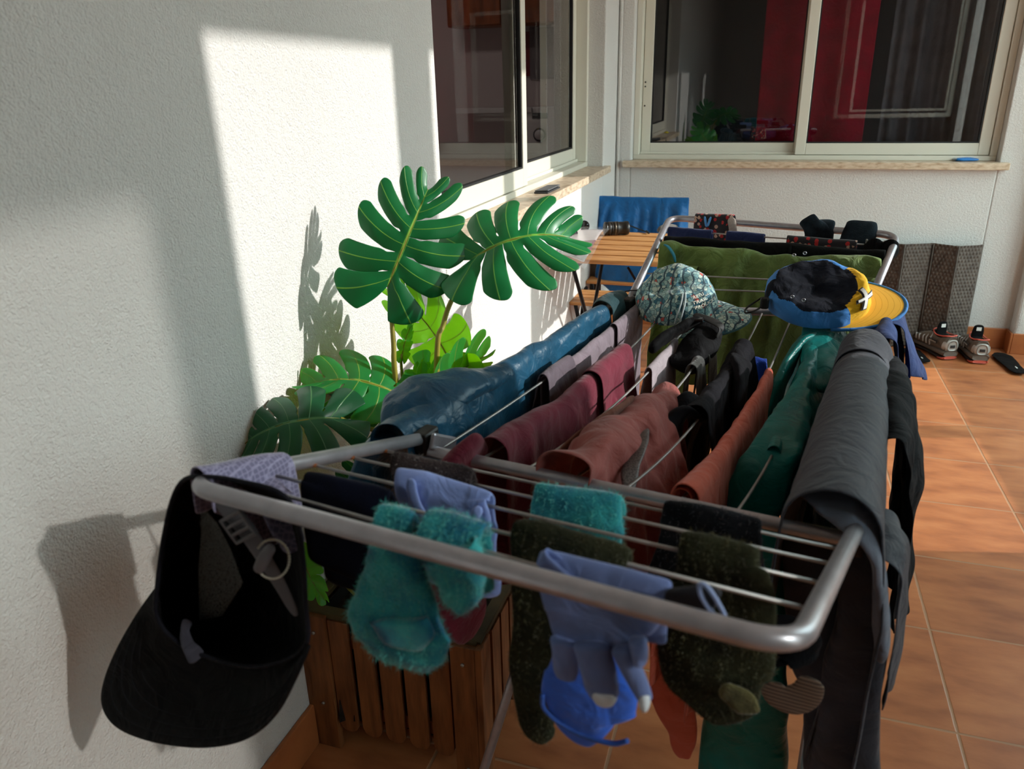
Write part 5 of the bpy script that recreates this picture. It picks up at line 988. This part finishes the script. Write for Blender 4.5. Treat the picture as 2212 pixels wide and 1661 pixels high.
def shoe(O,ang,mirror,label,text):
    s=T('trail_shoe',label,'shoe',O,'grey trail shoes by the back wall'); s.rotation_euler=(0,0,ang)
    WO[s.name]=V((0,0,0))
    Ls=.30
    def half(x):  # half width along the foot, x 0 heel .. 1 toe
        return .040+.012*sin(pi*min(1,x*1.05))**1+(.008 if x>.5 else 0)*sin(pi*(x-.5)/.5)-(.0 if x<.9 else (x-.9)*.22)
    def ringpts(x,z0,z1,wt,wb,n=16,open_=False): pass
    def loft(name,secs,mat,par,close_top=True,crs=.0):
        n=20; vs=[];fs=[]
        for (x,zb,zt_,wb,wt) in secs:
            for i in range(n):
                a=2*pi*i/n; c_,s_=cos(a),sin(a); z=(zb+zt_)/2+(zt_-zb)/2*math.copysign(abs(s_)**.8,s_); f=(z-zb)/max(1e-6,zt_-zb); w_=wb+(wt-wb)*f
                vs.append(V((w_*math.copysign(abs(c_)**.6,c_),x*Ls,z)))
        for j in range(len(secs)-1):
            for i in range(n): fs.append((j*n+i,j*n+(i+1)%n,(j+1)*n+(i+1)%n,(j+1)*n+i))
        fs.append(tuple(range(n))); fs.append(tuple((len(secs)-1)*n+i for i in range(n))[::-1])
        o=mesh(name,vs,fs,mat,par,True,(('SUBSURF',dict(levels=1,render_levels=2)),)); o.location=(0,0,0); return o
    sole=loft('outsole',[(.0,.004,.018,.030,.032),(.03,.0,.020,.040,.042),(.3,.0,.020,.040,.042),(.5,.004,.020,.038,.040),(.75,.0,.018,.052,.052),(.93,.006,.022,.040,.042),(1.0,.018,.030,.018,.02)],M['sh_dark'],s)
    rd=loft('heel_tread',[(-.012,.006,.020,.030,.030),(.02,.001,.016,.041,.042),(.10,.001,.014,.042,.042)],M['sh_coral'],s)
    mids=loft('midsole',[(-.01,.018,.044,.034,.034),(.05,.018,.048,.045,.042),(.3,.018,.046,.043,.040),(.5,.018,.040,.041,.040),(.75,.016,.038,.053,.050),(.93,.020,.038,.040,.038),(1.0,.028,.038,.016,.014)],M['sh_mid'],s)
    up=loft('upper',[(.0,.040,.106,.036,.024),(.06,.040,.112,.042,.030),(.16,.040,.100,.042,.031),(.28,.038,.098,.042,.030),(.40,.036,.104,.042,.028),(.55,.034,.092,.046,.030),(.72,.032,.070,.049,.034),(.88,.032,.056,.040,.030),(.97,.032,.046,.024,.018)],M['sh_up'],s)
    loft('collar_opening',[(.06,.085,.1145,.020,.022),(.14,.08,.106,.026,.026),(.26,.08,.1035,.027,.026),(.36,.09,.109,.020,.018)],M['sh_in'],up)
    tubes('collar_trim',[(catm([(.0,.004,.112),(.024,.012,.112),(.030,.04,.105),(.031,.08,.102),(.02,.115,.112),(.0,.122,.116),(-.02,.115,.112),(-.031,.08,.102),(-.030,.04,.105),(-.024,.012,.112)],4,True),.0030,True)],M['sh_coral'],up,8).location=(0,0,0)
    hc=loft('heel_counter',[(-.020,.046,.092,.024,.018),(.0,.044,.098,.037,.030),(.05,.044,.094,.0435,.034)],M['sh_sil'],s)
    for k,(ya,yb) in enumerate(((.30,.36),(.38,.45),(.46,.53),(.56,.62),(.64,.70))):
        for sg in (1,-1): 
            t=tubes('overlay_strap',[(catm([V((sg*.046,ya*Ls,.048)),V((sg*.043,(ya+yb)/2*Ls,.072)),V((sg*.022,yb*Ls,.098-.010*k))],5),.0032)],M['sh_sil'],up,8); t.location=(0,0,0)
    lc=tubes('lace',[(catm([V(((-1)**k*.014,(.40+.045*k)*Ls,.106-.006*k)) for k in range(7)],4),.0022)],M['sh_in'],up,8); lc.location=(0,0,0)
    tg=flat('tongue',[V((0,.085,.085)),V((0,.088,.125)),V((0,.085,.158))],[.045,.050,.038],.010,V((1,0,0)),M['sh_in'],s,601,.001); tg.location=(0,0,0)
    tl=boxes('tongue_label',[((0,.079,.140),(.020,.0015,.016))],M['sh_lab'],tg,0); tl.location=(0,0,0)
    pl_=boxes('side_plate',[((-.0445,.072,.074),(.003,.060,.014))],M['sh_dark'],s,.001); pl_.location=(0,0,0)
    tt=textmesh(text,.014,lambda x,y:V((-.0465,.072-x,.0695+y)),'lettering',M['sh_lab'],pl_,.0004); tt.location=(0,0,0)
    bk=boxes('heel_badge',[((0,-.0065,.066),(.022,.004,.013))],M['sh_dark'],s,.001); bk.location=(0,0,0)
    return s
M['sh_dark']=plain('outsole_rubber',(38,34,34),.7); M['sh_coral']=plain('coral_rubber',(206,92,76),.55); M['sh_mid']=plain('grey_midsole',(104,94,86),.6); M['sh_up']=cloth('grey_taupe_mesh',(122,110,98),.75,.2,700,.6,.16); M['sh_in']=cloth('black_lining',(20,19,22),.85,.2); M['sh_sil']=plain('silver_overlay',(168,162,156),.35,.2); M['sh_lab']=plain('white_ink',(214,214,210),.6)
p=at(2052,781,z=0); shoe(V((p.x,p.y+.02,0)),radians(24),1,'left grey trail shoe with coral heel, toe turned towards the foam mat','salomon')
p=at(2116,790,z=0); shoe(V((p.x+.002,p.y+.02,0)),radians(6),1,'right grey trail shoe with coral heel, standing nearest the corner','salomon')
def insole(a,b,lab,seed):
    O=T('insole',lab,'insole',(a+b)/2,'black insoles beside the shoes'); d=(b-a); sd=V((-d.y,d.x,0)).normalized()
    flat('pad',[a,a.lerp(b,.12),a.lerp(b,.35),a.lerp(b,.6),a.lerp(b,.85),b],[.045,.066,.066,.078,.084,.04],[.008,.010,.010,.008,.007,.006],sd,cloth('black_foam',(22,21,23),.8,.2,300,.6),O,seed,.0015,24,7,.85,.7)
    flat('print',[a.lerp(b,.14)+V((0,0,.0075)),a.lerp(b,.24)+V((0,0,.0075))],.006,.0015,sd,M['sh_lab'],O,seed+1,0)
insole(at(1998,782,z=.012),at(1962,752,z=.012),'black foam insole lying left of the shoes beside the foam mat',611)
insole(at(2204,806,z=.014),at(2158,762,z=.012),'black foam insole lying on the tiles right of the shoes',613)
